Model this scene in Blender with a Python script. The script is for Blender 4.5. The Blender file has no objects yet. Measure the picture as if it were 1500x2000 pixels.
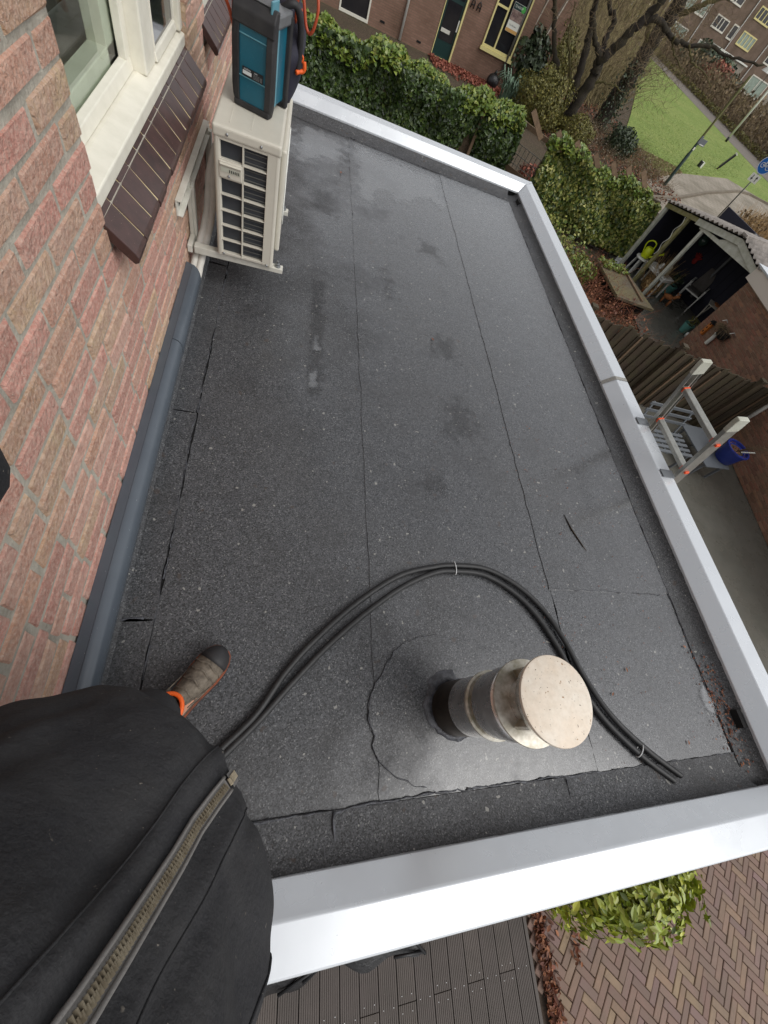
import bpy, bmesh, math, random
import numpy as np
from mathutils import Vector, Matrix, Euler
random.seed(11); rng = np.random.default_rng(11)
PI = math.pi
S = bpy.context.scene; COL = S.collection

# ------------------------------------------------------------------ camera
CAM = Vector((0, 0, 1.55)); FPX = 762.0
RX = Vector((0.94708931, -0.06311174, 0.31470423))     # image right in world
RY = Vector((0.09251493, -0.88518985, -0.45593851))    # image down in world
RZ = Vector((0.30734807, 0.46092933, -0.83251506))     # view direction
cd = bpy.data.cameras.new('camera'); cam = bpy.data.objects.new('camera', cd); COL.objects.link(cam)
cd.sensor_fit = 'VERTICAL'; cd.sensor_height = 36.0; cd.lens = 36.0*FPX/2000
cd.clip_start = 0.02; cd.clip_end = 600
cam.matrix_world = Matrix(((RX.x, -RY.x, -RZ.x, CAM.x), (RX.y, -RY.y, -RZ.y, CAM.y), (RX.z, -RY.z, -RZ.z, CAM.z), (0, 0, 0, 1)))
S.camera = cam

# ------------------------------------------------------------------ sky, sun, exposure
W = bpy.data.worlds.new('World'); S.world = W; W.use_nodes = True
wn = W.node_tree; wn.nodes.clear()
SUN_EL, SUN_ROT = math.radians(52), math.radians(128)
sky = wn.nodes.new('ShaderNodeTexSky'); sky.sky_type = 'NISHITA'; sky.sun_disc = False
sky.sun_elevation = SUN_EL; sky.sun_rotation = SUN_ROT; sky.air_density = 1.0; sky.dust_density = 1.6; sky.ozone_density = 1.0
hs = wn.nodes.new('ShaderNodeHueSaturation'); hs.inputs['Saturation'].default_value = 0.12
bg = wn.nodes.new('ShaderNodeBackground'); bg.inputs['Strength'].default_value = 0.11
wo = wn.nodes.new('ShaderNodeOutputWorld')
wn.links.new(sky.outputs[0], hs.inputs['Color']); wn.links.new(hs.outputs[0], bg.inputs[0]); wn.links.new(bg.outputs[0], wo.inputs[0])
sd = bpy.data.lights.new('sun', 'SUN'); sun = bpy.data.objects.new('sun', sd); COL.objects.link(sun)
sd.energy = 0.9; sd.angle = math.radians(40); sd.color = (1.0, 0.98, 0.95)
sv = Vector((math.sin(SUN_ROT)*math.cos(SUN_EL), math.cos(SUN_ROT)*math.cos(SUN_EL), math.sin(SUN_EL)))
sun.rotation_euler = sv.to_track_quat('Z', 'Y').to_euler(); sun.location = (0, 0, 30)
S.view_settings.view_transform = 'Standard'; S.view_settings.look = 'None'
S.view_settings.exposure = 0.68; S.view_settings.gamma = 1; S.view_settings.use_curve_mapping = False

# ------------------------------------------------------------------ helpers
def V(*a): return Vector(a)
def infront(p, margin=60):
    d = Vector(p)-CAM; z = d.dot(RZ)
    if z < 0.05: return None
    u = 750+FPX*d.dot(RX)/z; v = 1000+FPX*d.dot(RY)/z
    return (u, v, z) if -margin < u < 1500+margin and -margin < v < 2000+margin else None

class MB:
    def __init__(s): s.v = []; s.f = []; s.m = []
    def add(s, vs, fs, m=0):
        o = len(s.v); s.v += [tuple(x) for x in vs]; s.f += [tuple(i+o for i in f) for f in fs]; s.m += [m]*len(fs); return s
    def hexa(s, p, m=0):     # 8 points: bottom 0-3, top 4-7
        return s.add(p, [(3,2,1,0),(4,5,6,7),(0,1,5,4),(1,2,6,5),(2,3,7,6),(3,0,4,7)], m)
    def box(s, x0, x1, y0, y1, z0, z1, m=0, M=None):
        p = [V(x0,y0,z0),V(x1,y0,z0),V(x1,y1,z0),V(x0,y1,z0),V(x0,y0,z1),V(x1,y0,z1),V(x1,y1,z1),V(x0,y1,z1)]
        if M: p = [M @ q for q in p]
        return s.hexa(p, m)
    def bar(s, a, b, w, h, m=0, up=V(0,0,1)):
        a = V(*a); b = V(*b); d = (b-a).normalized()
        if abs(d.dot(up)) > .98: up = V(1,0,0) if abs(d.x) < .9 else V(0,1,0)
        x = d.cross(up).normalized()*(w/2); y = x.cross(d).normalized()*(h/2)
        return s.hexa([a-x-y, a+x-y, a+x+y, a-x+y, b-x-y, b+x-y, b+x+y, b-x+y], m)
    def tube(s, path, r, n=8, m=0, cap=True):
        P = [V(*p) for p in path]; k = len(P)
        R = r if isinstance(r, (list, tuple, np.ndarray)) else [r]*k
        vs = []; up = None
        for i in range(k):
            t = (P[min(i+1,k-1)]-P[max(i-1,0)])
            t = t.normalized() if t.length > 1e-9 else V(0,0,1)
            if up is None:
                up = V(0,0,1) if abs(t.z) < .9 else V(1,0,0)
            x = t.cross(up); x = x.normalized() if x.length > 1e-6 else V(1,0,0); y = x.cross(t).normalized(); up = y
            for j in range(n):
                a = 2*PI*j/n; vs.append(P[i]+(x*math.cos(a)+y*math.sin(a))*R[i])
        fs = [(i*n+j, i*n+(j+1)%n, (i+1)*n+(j+1)%n, (i+1)*n+j) for i in range(k-1) for j in range(n)]
        if cap: fs += [tuple(range(n))[::-1], tuple(range((k-1)*n, k*n))]
        return s.add(vs, fs, m)
    def lathe(s, prof, n=32, c=(0,0,0), m=0, M=None, cap=True):
        vs = []; c = V(*c)
        for r, z in prof:
            for j in range(n):
                a = 2*PI*j/n; q = V(r*math.cos(a), r*math.sin(a), z)
                vs.append((M @ q if M else q)+c)
        k = len(prof)
        fs = [(i*n+j, i*n+(j+1)%n, (i+1)*n+(j+1)%n, (i+1)*n+j) for i in range(k-1) for j in range(n)]
        if cap: fs += [tuple(range(n))[::-1], tuple(range((k-1)*n, k*n))]
        return s.add(vs, fs, m)
    def prism(s, poly, z0, z1, m=0, M=None):     # polygon (x,y) counter-clockwise
        n = len(poly); p = [V(x,y,z0) for x,y in poly]+[V(x,y,z1) for x,y in poly]
        if M: p = [M @ q for q in p]
        return s.add(p, [tuple(range(n))[::-1], tuple(range(n,2*n))]+[(i,(i+1)%n,n+(i+1)%n,n+i) for i in range(n)], m)
    def extrude(s, prof, a, b, m=0, close=True):  # prof: list of 3D offsets; sweep from a to b
        n = len(prof); a = V(*a); b = V(*b)
        p = [V(*q)+a for q in prof]+[V(*q)+b for q in prof]
        fs = [(i,(i+1)%n,n+(i+1)%n,n+i) for i in range(n if close else n-1)]
        if close: fs += [tuple(range(n))[::-1], tuple(range(n,2*n))]
        return s.add(p, fs, m)
    def loft(s, rings, m=0, cap=True):
        n = len(rings[0]); k = len(rings)
        vs = [p for r in rings for p in r]
        fs = [(i*n+j, i*n+(j+1)%n, (i+1)*n+(j+1)%n, (i+1)*n+j) for i in range(k-1) for j in range(n)]
        if cap: fs += [tuple(range(n))[::-1], tuple(range((k-1)*n, k*n))]
        return s.add(vs, fs, m)
    def ball(s, c, r, m=0, n=10, k=7, sq=1.0):
        rx, ry, rz = r if isinstance(r, tuple) else (r,r,r); c = V(*c); vs = []
        prof = [(max(math.sin(PI*i/(k-1)),.01), -math.cos(PI*i/(k-1))) for i in range(k)]
        return s.lathe([(a, b) for a, b in prof], n, c, m, Matrix.Diagonal((rx,ry,rz)))
    def mesh(s, name, mats, smooth=False, o=V(0,0,0)):
        me = bpy.data.meshes.new(name)
        me.from_pydata([(x-o.x, y-o.y, z-o.z) for x,y,z in s.v], [], s.f)
        for m in (mats if isinstance(mats, (list,tuple)) else [mats]): me.materials.append(m)
        if any(s.m): me.polygons.foreach_set('material_index', s.m)
        if smooth: me.polygons.foreach_set('use_smooth', [True]*len(s.f))
        me.update(); return me
    def build(s, name, mats, parent=None, smooth=False, local=False, bevel=0, seg=2, auto=None):
        o = V(0,0,0)
        if parent is not None and not local: o = rootloc(parent)
        me = s.mesh(name, mats, smooth, o)
        if bevel:
            bm = bmesh.new(); bm.from_mesh(me); bmesh.ops.remove_doubles(bm, verts=bm.verts, dist=1e-5)
            ed = [e for e in bm.edges if len(e.link_faces) == 2 and e.calc_face_angle(0) > .5]
            bmesh.ops.bevel(bm, geom=ed, offset=bevel, segments=seg, affect='EDGES', profile=.5, clamp_overlap=True)
            bm.to_mesh(me); bm.free()
        if auto: 
            me.polygons.foreach_set('use_smooth', [True]*len(me.polygons)); me.set_sharp_from_angle(angle=math.radians(auto))
        return link(name, me, parent)
def link(name, me, parent=None):
    ob = bpy.data.objects.new(name, me); COL.objects.link(ob)
    if parent is not None: ob.parent = parent
    return ob
def rootloc(o):
    while o.parent: o = o.parent
    return Vector(o.location)
def tag(o, label=None, cat=None, group=None, kind=None):
    if label: o['label'] = label
    if cat: o['category'] = cat
    if group: o['group'] = group
    if kind: o['kind'] = kind
    return o
def thing(name, label, cat, loc=(0,0,0), rz=0, group=None):
    o = bpy.data.objects.new(name, None); COL.objects.link(o); o.location = loc; o.rotation_euler = (0,0,rz)
    o.empty_display_size = .1
    return tag(o, label, cat, group)
def struct(mb, name, mats, **k): return tag(mb.build(name, mats, **k), kind='structure')
def single(mb, name, mats, label, cat, group=None, kind=None, loc=None, **k):
    # a thing that is one mesh: origin moved to loc
    smooth = k.get('smooth', False); o = V(*loc) if loc else V(0,0,0)
    ob = mb.build(name, mats, **k)
    if loc:
        ob.data.transform(Matrix.Translation(-o)); ob.location = o
    return tag(ob, label, cat, group, kind)
def copy_tree(o, parent=None):
    c = o.copy(); COL.objects.link(c)
    if parent is not None: c.parent = parent
    for ch in [x for x in bpy.data.objects if x.parent == o]: copy_tree(ch, c)
    return c
def text(body, size, m, M, name, parent, depth=0.0):
    cu = bpy.data.curves.new('t', 'FONT'); cu.body = body; cu.size = size; cu.align_x = 'CENTER'; cu.align_y = 'CENTER'; cu.extrude = depth
    t = bpy.data.objects.new('t', cu); COL.objects.link(t); bpy.context.view_layer.update()
    me = bpy.data.meshes.new_from_object(t.evaluated_get(bpy.context.evaluated_depsgraph_get()))
    bpy.data.objects.remove(t); bpy.data.curves.remove(cu)
    me.transform(M); me.materials.clear(); me.materials.append(m)
    me.name = name
    return link(name, me, parent)
def frame(o, x, y, z=None):
    x = V(*x).normalized(); y = V(*y); y = (y-x*y.dot(x)).normalized(); z = x.cross(y)
    return Matrix(((x.x,y.x,z.x,o[0]),(x.y,y.y,z.y,o[1]),(x.z,y.z,z.z,o[2]),(0,0,0,1)))
def catmull(P, n=8):
    P = [V(*p) for p in P]; Q = [P[0]*2-P[1]]+P+[P[-1]*2-P[-2]]; out = []
    for i in range(1, len(Q)-2):
        for k in range(n):
            t = k/n; a,b,c,d = Q[i-1],Q[i],Q[i+1],Q[i+2]
            out.append(.5*((2*b)+(c-a)*t+(2*a-5*b+4*c-d)*t*t+(3*b-a-3*c+d)*t**3))
    out.append(P[-1]); return out

# ------------------------------------------------------------------ materials
def srgb(r, g, b):
    f = lambda c: (c/255/12.92) if c <= 10 else ((c/255+.055)/1.055)**2.4
    return (f(r), f(g), f(b))
def mat(name, cols, rough=.6, nz=None, isl=0.0, speck=None, bump=None, metal=0, spec=.5, rvar=None, coat=0, grad=None, obj=False):
    """cols: list of colours picked per island / object; nz=(scale, colour, amount) world noise tint;
    speck=(scale, colour, threshold); bump=(scale, strength, distance); rvar=(scale, amount)"""
    m = bpy.data.materials.new(name); m.use_nodes = True; t = m.node_tree; N = t.nodes; L = t.links
    b = N['Principled BSDF']; b.inputs['Roughness'].default_value = rough; b.inputs['Metallic'].default_value = metal
    b.inputs['Specular IOR Level'].default_value = spec
    if coat: b.inputs['Coat Weight'].default_value = coat; b.inputs['Coat Roughness'].default_value = .1
    geo = N.new('ShaderNodeNewGeometry'); pos = geo.outputs['Position']
    if obj:
        tc = N.new('ShaderNodeTexCoord'); pos = tc.outputs['Object']
    def noise(sc, det=4, rg=.6):
        n = N.new('ShaderNodeTexNoise'); n.inputs['Scale'].default_value = sc; n.inputs['Detail'].default_value = det
        n.inputs['Roughness'].default_value = rg; L.new(pos, n.inputs['Vector']); return n.outputs['Fac']
    def mix(f, a, c, bt='MIX'):
        x = N.new('ShaderNodeMix'); x.data_type = 'RGBA'; x.blend_type = bt
        for i, v in ((0, f), (6, a), (7, c)):
            if isinstance(v, (int, float)): x.inputs[i].default_value = v
            elif isinstance(v, tuple): x.inputs[i].default_value = (*v, 1)
            else: L.new(v, x.inputs[i])
        return x.outputs[2]
    def mr(x, a, b_, c=0, d=1):
        r = N.new('ShaderNodeMapRange'); L.new(x, r.inputs[0])
        for i, v in enumerate((a, b_, c, d)): r.inputs[i+1].default_value = v
        return r.outputs[0]
    c = cols[0] if len(cols) == 1 else None
    if len(cols) > 1 or isl:
        oi = N.new('ShaderNodeObjectInfo'); ad = N.new('ShaderNodeMath'); ad.operation = 'ADD'
        L.new(oi.outputs['Random'], ad.inputs[0]); L.new(geo.outputs['Random Per Island'], ad.inputs[1])
        fr = N.new('ShaderNodeMath'); fr.operation = 'FRACT'; L.new(ad.outputs[0], fr.inputs[0]); rnd = fr.outputs[0]
    if len(cols) > 1:
        cr = N.new('ShaderNodeValToRGB'); L.new(rnd, cr.inputs[0]); e = cr.color_ramp; e.interpolation = 'LINEAR'
        while len(e.elements) < len(cols): e.elements.new(.5)
        for i, k in enumerate(cols): e.elements[i].position = i/(len(cols)-1); e.elements[i].color = (*k, 1)
        c = cr.outputs[0]
    if isl:
        w = N.new('ShaderNodeTexWhiteNoise'); w.noise_dimensions = '1D'; L.new(rnd, w.inputs['W'])
        c = mix(1.0, c, mixgray(N, L, mr(w.outputs['Value'], 0, 1, 1-isl, 1+isl)), 'MULTIPLY')
    if nz:
        for q in (nz if isinstance(nz, list) else [nz]):
            c = mix(mr(noise(q[0]), .38, .68, 0, q[2]), c, q[1])
    if speck:
        for q in (speck if isinstance(speck, list) else [speck]):
            c = mix(mr(noise(q[0], 2, .5), q[2], q[2]+.04), c, q[1])
    if isinstance(c, tuple): b.inputs['Base Color'].default_value = (*c, 1)
    else: L.new(c, b.inputs['Base Color'])
    if rvar:
        L.new(mr(noise(rvar[0]), .35, .65, max(rough-rvar[1], .03), min(rough+rvar[1], 1)), b.inputs['Roughness'])
    if bump:
        h = noise(bump[0], 6, .65); bp = N.new('ShaderNodeBump'); bp.inputs['Strength'].default_value = bump[1]
        bp.inputs['Distance'].default_value = bump[2]; L.new(h, bp.inputs['Height']); L.new(bp.outputs[0], b.inputs['Normal'])
    return m
def mixgray(N, L, v):
    x = N.new('ShaderNodeCombineColor')
    for i in range(3): L.new(v, x.inputs[i])
    return x.outputs[0]

M = {}
M['brick'] = mat('red_brick', [srgb(192,130,116), srgb(206,150,136), srgb(184,124,111), srgb(198,140,126), srgb(182,152,116), srgb(194,146,122), srgb(212,168,152), srgb(182,158,122), srgb(198,172,140)], .92, nz=[(9, srgb(202,164,148), .6), (30, srgb(150,102,88), .55), (110, srgb(216,192,176), .5)],
                 speck=(240, srgb(206,184,166), .66), bump=(60, 1.0, .014), isl=.14)
M['mortar'] = mat('mortar', [srgb(184,178,164)], .95, nz=[(12, srgb(126,120,108), .7), (70, srgb(182,178,166), .5)], bump=(80, 1, .008))
M['mortar_light'] = mat('neighbour_mortar', [srgb(164,140,120)], .95, nz=(6, srgb(96,82,68), .6), bump=(120, .6, .003))
M['brick2'] = mat('brown_red_brick', [srgb(132,92,76), srgb(144,98,80), srgb(118,84,70), srgb(138,104,86), srgb(150,108,84)], .88, nz=(3, srgb(112,96,72), .5), bump=(160, .5, .003), isl=.12)
M['white_wood'] = mat('white_painted_wood', [srgb(226,222,208)], .4, nz=(18, srgb(206,202,186), .5), bump=(90, .06, .001))
M['tile'] = mat('glazed_sill_tile', [srgb(60,42,38), srgb(66,46,42), srgb(54,39,36)], .30, nz=(30, srgb(84,58,54), .5), bump=(60, .12, .001), isl=.1, speck=(240, srgb(150,130,122), .72))
M['joint'] = mat('tile_joint', [srgb(188,174,140)], .9, nz=(40, srgb(190,160,60), .35))
M['duct'] = mat('grey_plastic_duct', [srgb(76,83,91)], .26, nz=(5, srgb(86,93,100), .6), speck=(120, srgb(150,156,160), .745))
M['bitumen'] = mat('roofing_felt', [srgb(72,72,73)], .55)
M['bead'] = mat('bitumen_bead', [srgb(48,48,52)], .3, bump=(180, .8, .004), nz=(45, srgb(92,94,100), .8))
M['trim'] = mat('aluminium_roof_trim', [srgb(206,210,214)], .28, metal=.28, nz=(3, srgb(204,208,212), .4), rvar=(4, .10), speck=(130, srgb(120,124,128), .765), bump=(5, .06, .008))
M['trim_joint'] = mat('gritty_sealant', [srgb(150,148,142)], .8, speck=(300, srgb(70,68,64), .6), bump=(300, .8, .003))
M['cream'] = mat('cream_enamel', [srgb(198,193,180)], .42, nz=(7, srgb(184,179,166), .5), speck=(200, srgb(150,140,120), .76))
M['coil'] = mat('condenser_coil', [srgb(58,62,68)], .5, nz=(6, srgb(82,84,86), .6), metal=.3)
M['coiltube'] = mat('coil_tube', [srgb(98,98,96)], .4, metal=.6)
M['white_metal'] = mat('white_bracket', [srgb(206,204,194)], .45, nz=(14, srgb(176,172,158), .5))
M['galv'] = mat('zinc_bolt', [srgb(150,152,154)], .35, metal=.9)
M['white_pipe'] = mat('white_pipe_tape', [srgb(208,204,196)], .55, nz=(16, srgb(180,176,166), .6), bump=(60, .2, .002))
M['teal'] = mat('teal_plastic', [srgb(14,92,112)], .38, nz=(9, srgb(20,80,98), .6), speck=(160, srgb(60,120,134), .7))
M['teal_light'] = mat('light_teal_plastic', [srgb(96,150,164)], .35, nz=(20, srgb(70,120,136), .6))
M['rubber'] = mat('black_rubber', [srgb(34,33,35)], .65, nz=(14, srgb(60,58,57), .5), bump=(200, .3, .001))
M['greyplastic'] = mat('grey_plastic', [srgb(112,114,116)], .4, nz=(25, srgb(88,90,92), .5), metal=.2)
M['label_black'] = mat('black_label', [srgb(24,26,30)], .5)
M['label_white'] = mat('white_print', [srgb(206,208,208)], .6)
M['navy'] = mat('navy_bag_cloth', [srgb(34,34,48)], .75, nz=(12, srgb(52,50,64), .6), bump=(120, .5, .003))
M['orange'] = mat('orange_webbing', [srgb(226,94,26)], .6)
M['redcable'] = mat('red_orange_cable', [srgb(178,76,44)], .45)
M['hose'] = mat('black_corrugated_pipe', [srgb(30,30,31)], .55, nz=(40, srgb(52,52,52), .5))
M['steel'] = mat('flue_steel', [srgb(208,205,202)], .27, metal=.9, nz=[(10, srgb(158,154,150), .6)], rvar=(14, .08))
M['soot'] = mat('sooted_flue_steel', [srgb(72,62,52)], .42, metal=.6, nz=[(16, srgb(34,28,22), .9), (30, srgb(78,70,58), .4)])
M['moss_steel'] = mat('mossy_flange', [srgb(206,202,192)], .38, metal=.5, nz=[(28, srgb(112,106,72), .75), (60, srgb(150,140,124), .5)])
M['cap'] = mat('stained_flue_cap', [srgb(222,213,199)], .55, metal=.08, nz=[(7, srgb(210,182,150), .6), (70, srgb(190,176,156), .4)], speck=[(150, srgb(96,78,58), .69), (60, srgb(150,118,84), .70)])
M['alu'] = mat('ladder_aluminium', [srgb(180,180,174)], .4, metal=.7, nz=(30, srgb(150,150,142), .6), rvar=(20, .1))
M['orange_cap'] = mat('orange_rung_end', [srgb(240,92,48)], .45)
M['coat'] = mat('black_coat_cloth', [srgb(37,37,40)], .9, nz=[(6, srgb(52,52,54), .7), (17, srgb(62,61,60), .4), (420, srgb(62,62,63), .5)], speck=[(34, srgb(78,74,70), .745), (80, srgb(112,106,98), .735), (170, srgb(122,116,108), .74)], bump=(38, .7, .007), spec=.25)
M['ziptape'] = mat('grey_zip_tape', [srgb(118,115,112)], .8, bump=(300, .5, .002))
M['brass'] = mat('worn_brass_teeth', [srgb(158,148,128)], .45, metal=.55, nz=(60, srgb(90,76,56), .6))
M['boot'] = mat('worn_taupe_leather', [srgb(100,90,78)], .8, nz=[(22, srgb(62,54,46), .9), (60, srgb(134,124,110), .6)], bump=(110, .4, .003))
M['skin'] = mat('skin', [srgb(190,140,115)], .5)
M['hair'] = mat('brown_hair', [srgb(60,44,32)], .6)
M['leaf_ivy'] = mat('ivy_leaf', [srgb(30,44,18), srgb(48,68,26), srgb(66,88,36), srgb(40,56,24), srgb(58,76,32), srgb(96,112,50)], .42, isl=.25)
M['leaf_ivytop'] = mat('pale_ivy_leaf', [srgb(72,96,34), srgb(96,116,42), srgb(122,134,52), srgb(84,106,40), srgb(140,140,62)], .42, isl=.2)  # paler, yellower green than leaf_ivy
M['leaf_ivyyel'] = mat('variegated_ivy_leaf', [srgb(60,78,30), srgb(92,108,42), srgb(124,130,56), srgb(170,166,92), srgb(72,94,38), srgb(50,66,28)], .45, isl=.25)
M['leaf_bush'] = mat('bright_green_leaf', [srgb(100,118,26), srgb(138,152,40), srgb(160,168,52), srgb(116,132,34), srgb(176,176,72), srgb(64,80,22)], .38, isl=.2)
M['stem'] = mat('woody_stem', [srgb(74,60,42), srgb(90,74,52)], .9)
M['twig_red'] = mat('red_brown_twig', [srgb(110,64,44), srgb(140,82,56), srgb(92,58,40), srgb(150,104,66)], .8, isl=.2)
M['twig_brown'] = mat('brown_twig', [srgb(98,82,64), srgb(124,106,80), srgb(74,62,48), srgb(136,120,88), srgb(110,90,72)], .9, isl=.35)
M['twig_olive'] = mat('olive_twig', [srgb(110,98,68), srgb(146,134,94), srgb(74,66,48), srgb(122,110,74), srgb(160,144,108), srgb(92,84,50)], .9, isl=.25)
M['bark'] = mat('mossy_bark', [srgb(44,37,30)], .95, nz=[(2.2, srgb(70,64,36), .6), (30, srgb(30,25,20), .7)], bump=(22, 1, .03))
M['bark_moss'] = mat('very_mossy_bark', [srgb(88,82,44)], .95, nz=[(6, srgb(60,50,36), .8)], bump=(25, 1, .02))
M['yew'] = mat('olive_conifer_leaf', [srgb(92,90,36), srgb(112,106,44), srgb(78,80,34), srgb(124,114,54)], .6, isl=.25)
M['shrub_dark'] = mat('dark_evergreen_leaf', [srgb(44,56,34), srgb(58,72,42), srgb(36,46,30), srgb(70,84,52)], .5, isl=.25)
M['shrub_red'] = mat('red_beech_leaf', [srgb(144,80,62), srgb(120,64,50), srgb(158,98,76)], .7, isl=.2)
M['strap'] = mat('blue_green_strap_leaf', [srgb(86,108,90), srgb(104,126,104), srgb(72,92,74)], .5, isl=.2)
M['litter'] = mat('fallen_leaf', [srgb(120,66,44), srgb(86,50,38), srgb(150,96,62), srgb(70,42,34)], .7, isl=.25)
M['soil'] = mat('leafy_soil', [srgb(84,70,54)], .95, nz=[(1.2, srgb(70,64,42), .8), (12, srgb(56,44,34), .7)], speck=(40, srgb(150,130,100), .68), bump=(20, 1, .04))
M['grassbase'] = mat('grass_ground', [srgb(118,140,58)], .9, nz=[(.3, srgb(148,154,84), .9), (1.3, srgb(104,128,46), .8), (5, srgb(84,108,36), .8), (11, srgb(156,164,92), .4)], speck=(30, srgb(150,140,80), .72), bump=(14, 1, .05))
M['blade'] = mat('grass_blade', [srgb(122,144,62), srgb(140,158,78), srgb(108,130,54), srgb(152,164,96)], .6, isl=.2)
M['asphalt'] = mat('asphalt_path', [srgb(118,110,102)], .8, nz=[(1.5, srgb(100,92,84), .6)], speck=(60, srgb(150,145,138), .66), bump=(60, .5, .01))
M['pale_paver'] = mat('pale_grey_paver', [srgb(150,142,130), srgb(162,154,142), srgb(140,132,120)], .85, nz=(2, srgb(128,120,104), .6), isl=.08, bump=(50, .4, .005))
M['kerb'] = mat('kerb_stone', [srgb(118,108,94)], .9, nz=(3, srgb(96,88,72), .6))
M['patio'] = mat('wet_concrete_slab', [srgb(108,106,98)], .3, nz=[(1.1, srgb(90,90,82), .8), (9, srgb(118,114,104), .4)], rvar=(2, .15), bump=(40, .25, .004))
M['clinker'] = mat('brown_clinker_brick', [srgb(116,88,78), srgb(124,98,84), srgb(106,84,76), srgb(132,106,84), srgb(118,92,88), srgb(138,116,88)], .72, nz=[(9, srgb(104,88,72), .5)], bump=(120, .4, .002), isl=.1)
M['sand'] = mat('joint_sand', [srgb(70,58,48)], .95, bump=(100, .5, .004))
M['deck'] = mat('composite_deck_board', [srgb(80,72,68), srgb(86,78,72)], .7, nz=[(5, srgb(70,64,58), .6)], speck=(90, srgb(130,124,116), .75), isl=.06)
M['fence'] = mat('weathered_fence_plank', [srgb(62,50,38), srgb(74,60,46), srgb(54,44,34), srgb(68,58,42), srgb(82,68,52)], .9, nz=[(5, srgb(70,66,42), .7), (60, srgb(50,40,32), .5)], bump=(60, .6, .006), isl=.15)
M['fencewood'] = mat('brown_fence_wood', [srgb(104,84,64), srgb(120,98,76)], .9, nz=(10, srgb(80,64,48), .6), bump=(60, .5, .004))
M['navywood'] = mat('dark_navy_boards', [srgb(34,34,48)], .8, nz=(6, srgb(36,36,46), .5))
M['shedwhite'] = mat('white_shed_timber', [srgb(196,196,184)], .6, nz=(8, srgb(160,160,140), .7))
M['shedgreen'] = mat('algae_green_post', [srgb(126,120,72)], .9, nz=(10, srgb(156,150,120), .7))
M['corr'] = mat('corrugated_roof_sheet', [srgb(158,150,142)], .7, nz=(6, srgb(90,84,80), .7))
M['fascia'] = mat('off_white_fascia', [srgb(216,206,194)], .5)
M['greymetal'] = mat('grey_powder_coated_steel', [srgb(98,102,106)], .45)
M['bluepot'] = mat('blue_glazed_pot', [srgb(30,44,116)], .25, nz=(9, srgb(42,58,132), .6))
M['tealpot'] = mat('teal_pot', [srgb(96,150,140)], .3)
M['terracotta'] = mat('terracotta', [srgb(168,106,60)], .8, nz=(20, srgb(130,80,48), .6))
M['lime'] = mat('lime_plastic', [srgb(196,210,20)], .4)
M['whiteplastic'] = mat('white_plastic', [srgb(222,222,216)], .45, nz=(10, srgb(170,168,158), .6))
M['cushion'] = mat('grey_weathered_cover', [srgb(92,88,84)], .85, nz=[(8, srgb(70,66,62), .8), (30, srgb(110,104,98), .4)], bump=(60, .4, .004))
M['drygrass'] = mat('dry_stalk', [srgb(170,140,92), srgb(142,108,66), srgb(190,160,112), srgb(120,90,56)], .85, isl=.2)
M['redglove'] = mat('red_rubber', [srgb(150,36,32)], .6)
M['glassgreen'] = mat('green_glass_ball', [srgb(60,84,76)], .15, spec=.8)
M['wall_far'] = None
M['cream_frame'] = mat('cream_window_frame', [srgb(216,204,140)], .5)
M['whiteframe'] = mat('white_window_frame', [srgb(214,210,196)], .5)
M['glass'] = mat('dark_window_glass', [srgb(34,34,38)], .06, spec=.6, nz=(2, srgb(52,50,50), .5))
M['glass_lit'] = mat('curtained_window_glass', [srgb(150,164,150)], .2, nz=(3, srgb(120,130,120), .6))
M['door'] = mat('dark_green_door', [srgb(22,52,50)], .35)
M['poledark'] = mat('dark_green_pole', [srgb(34,56,50)], .5)
M['poleolive'] = mat('algae_pole', [srgb(96,96,52)], .7)
M['polegrey'] = mat('galvanised_pole', [srgb(110,110,104)], .5, metal=.4)
M['signblue'] = mat('blue_sign', [srgb(0,92,170)], .4)
M['signwhite'] = mat('white_sign', [srgb(214,214,204)], .5)
M['black'] = mat('black_paint', [srgb(26,26,28)], .5)
M['tarp'] = mat('black_tarpaulin', [srgb(30,29,30)], .4, bump=(14, .5, .03))
M['curtain'] = mat('beige_curtain', [srgb(150,138,112)], .9)
M['roomwall'] = mat('room_wall', [srgb(150,146,134)], .9)
M['darkvoid'] = mat('dark_recess', [srgb(18,17,17)], .95)
M['rooftile'] = mat('roof_tile', [srgb(96,62,52)], .8, nz=(3, srgb(76,52,46), .6))
M['signgreen'] = mat('green_print', [srgb(70,160,70)], .5)
M['photo_print'] = mat('printed_photo', [srgb(150,128,118)], .5, nz=(9, srgb(74,48,48), .9))
M['ochre'] = mat('ochre_print', [srgb(196,150,84)], .6)

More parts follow.
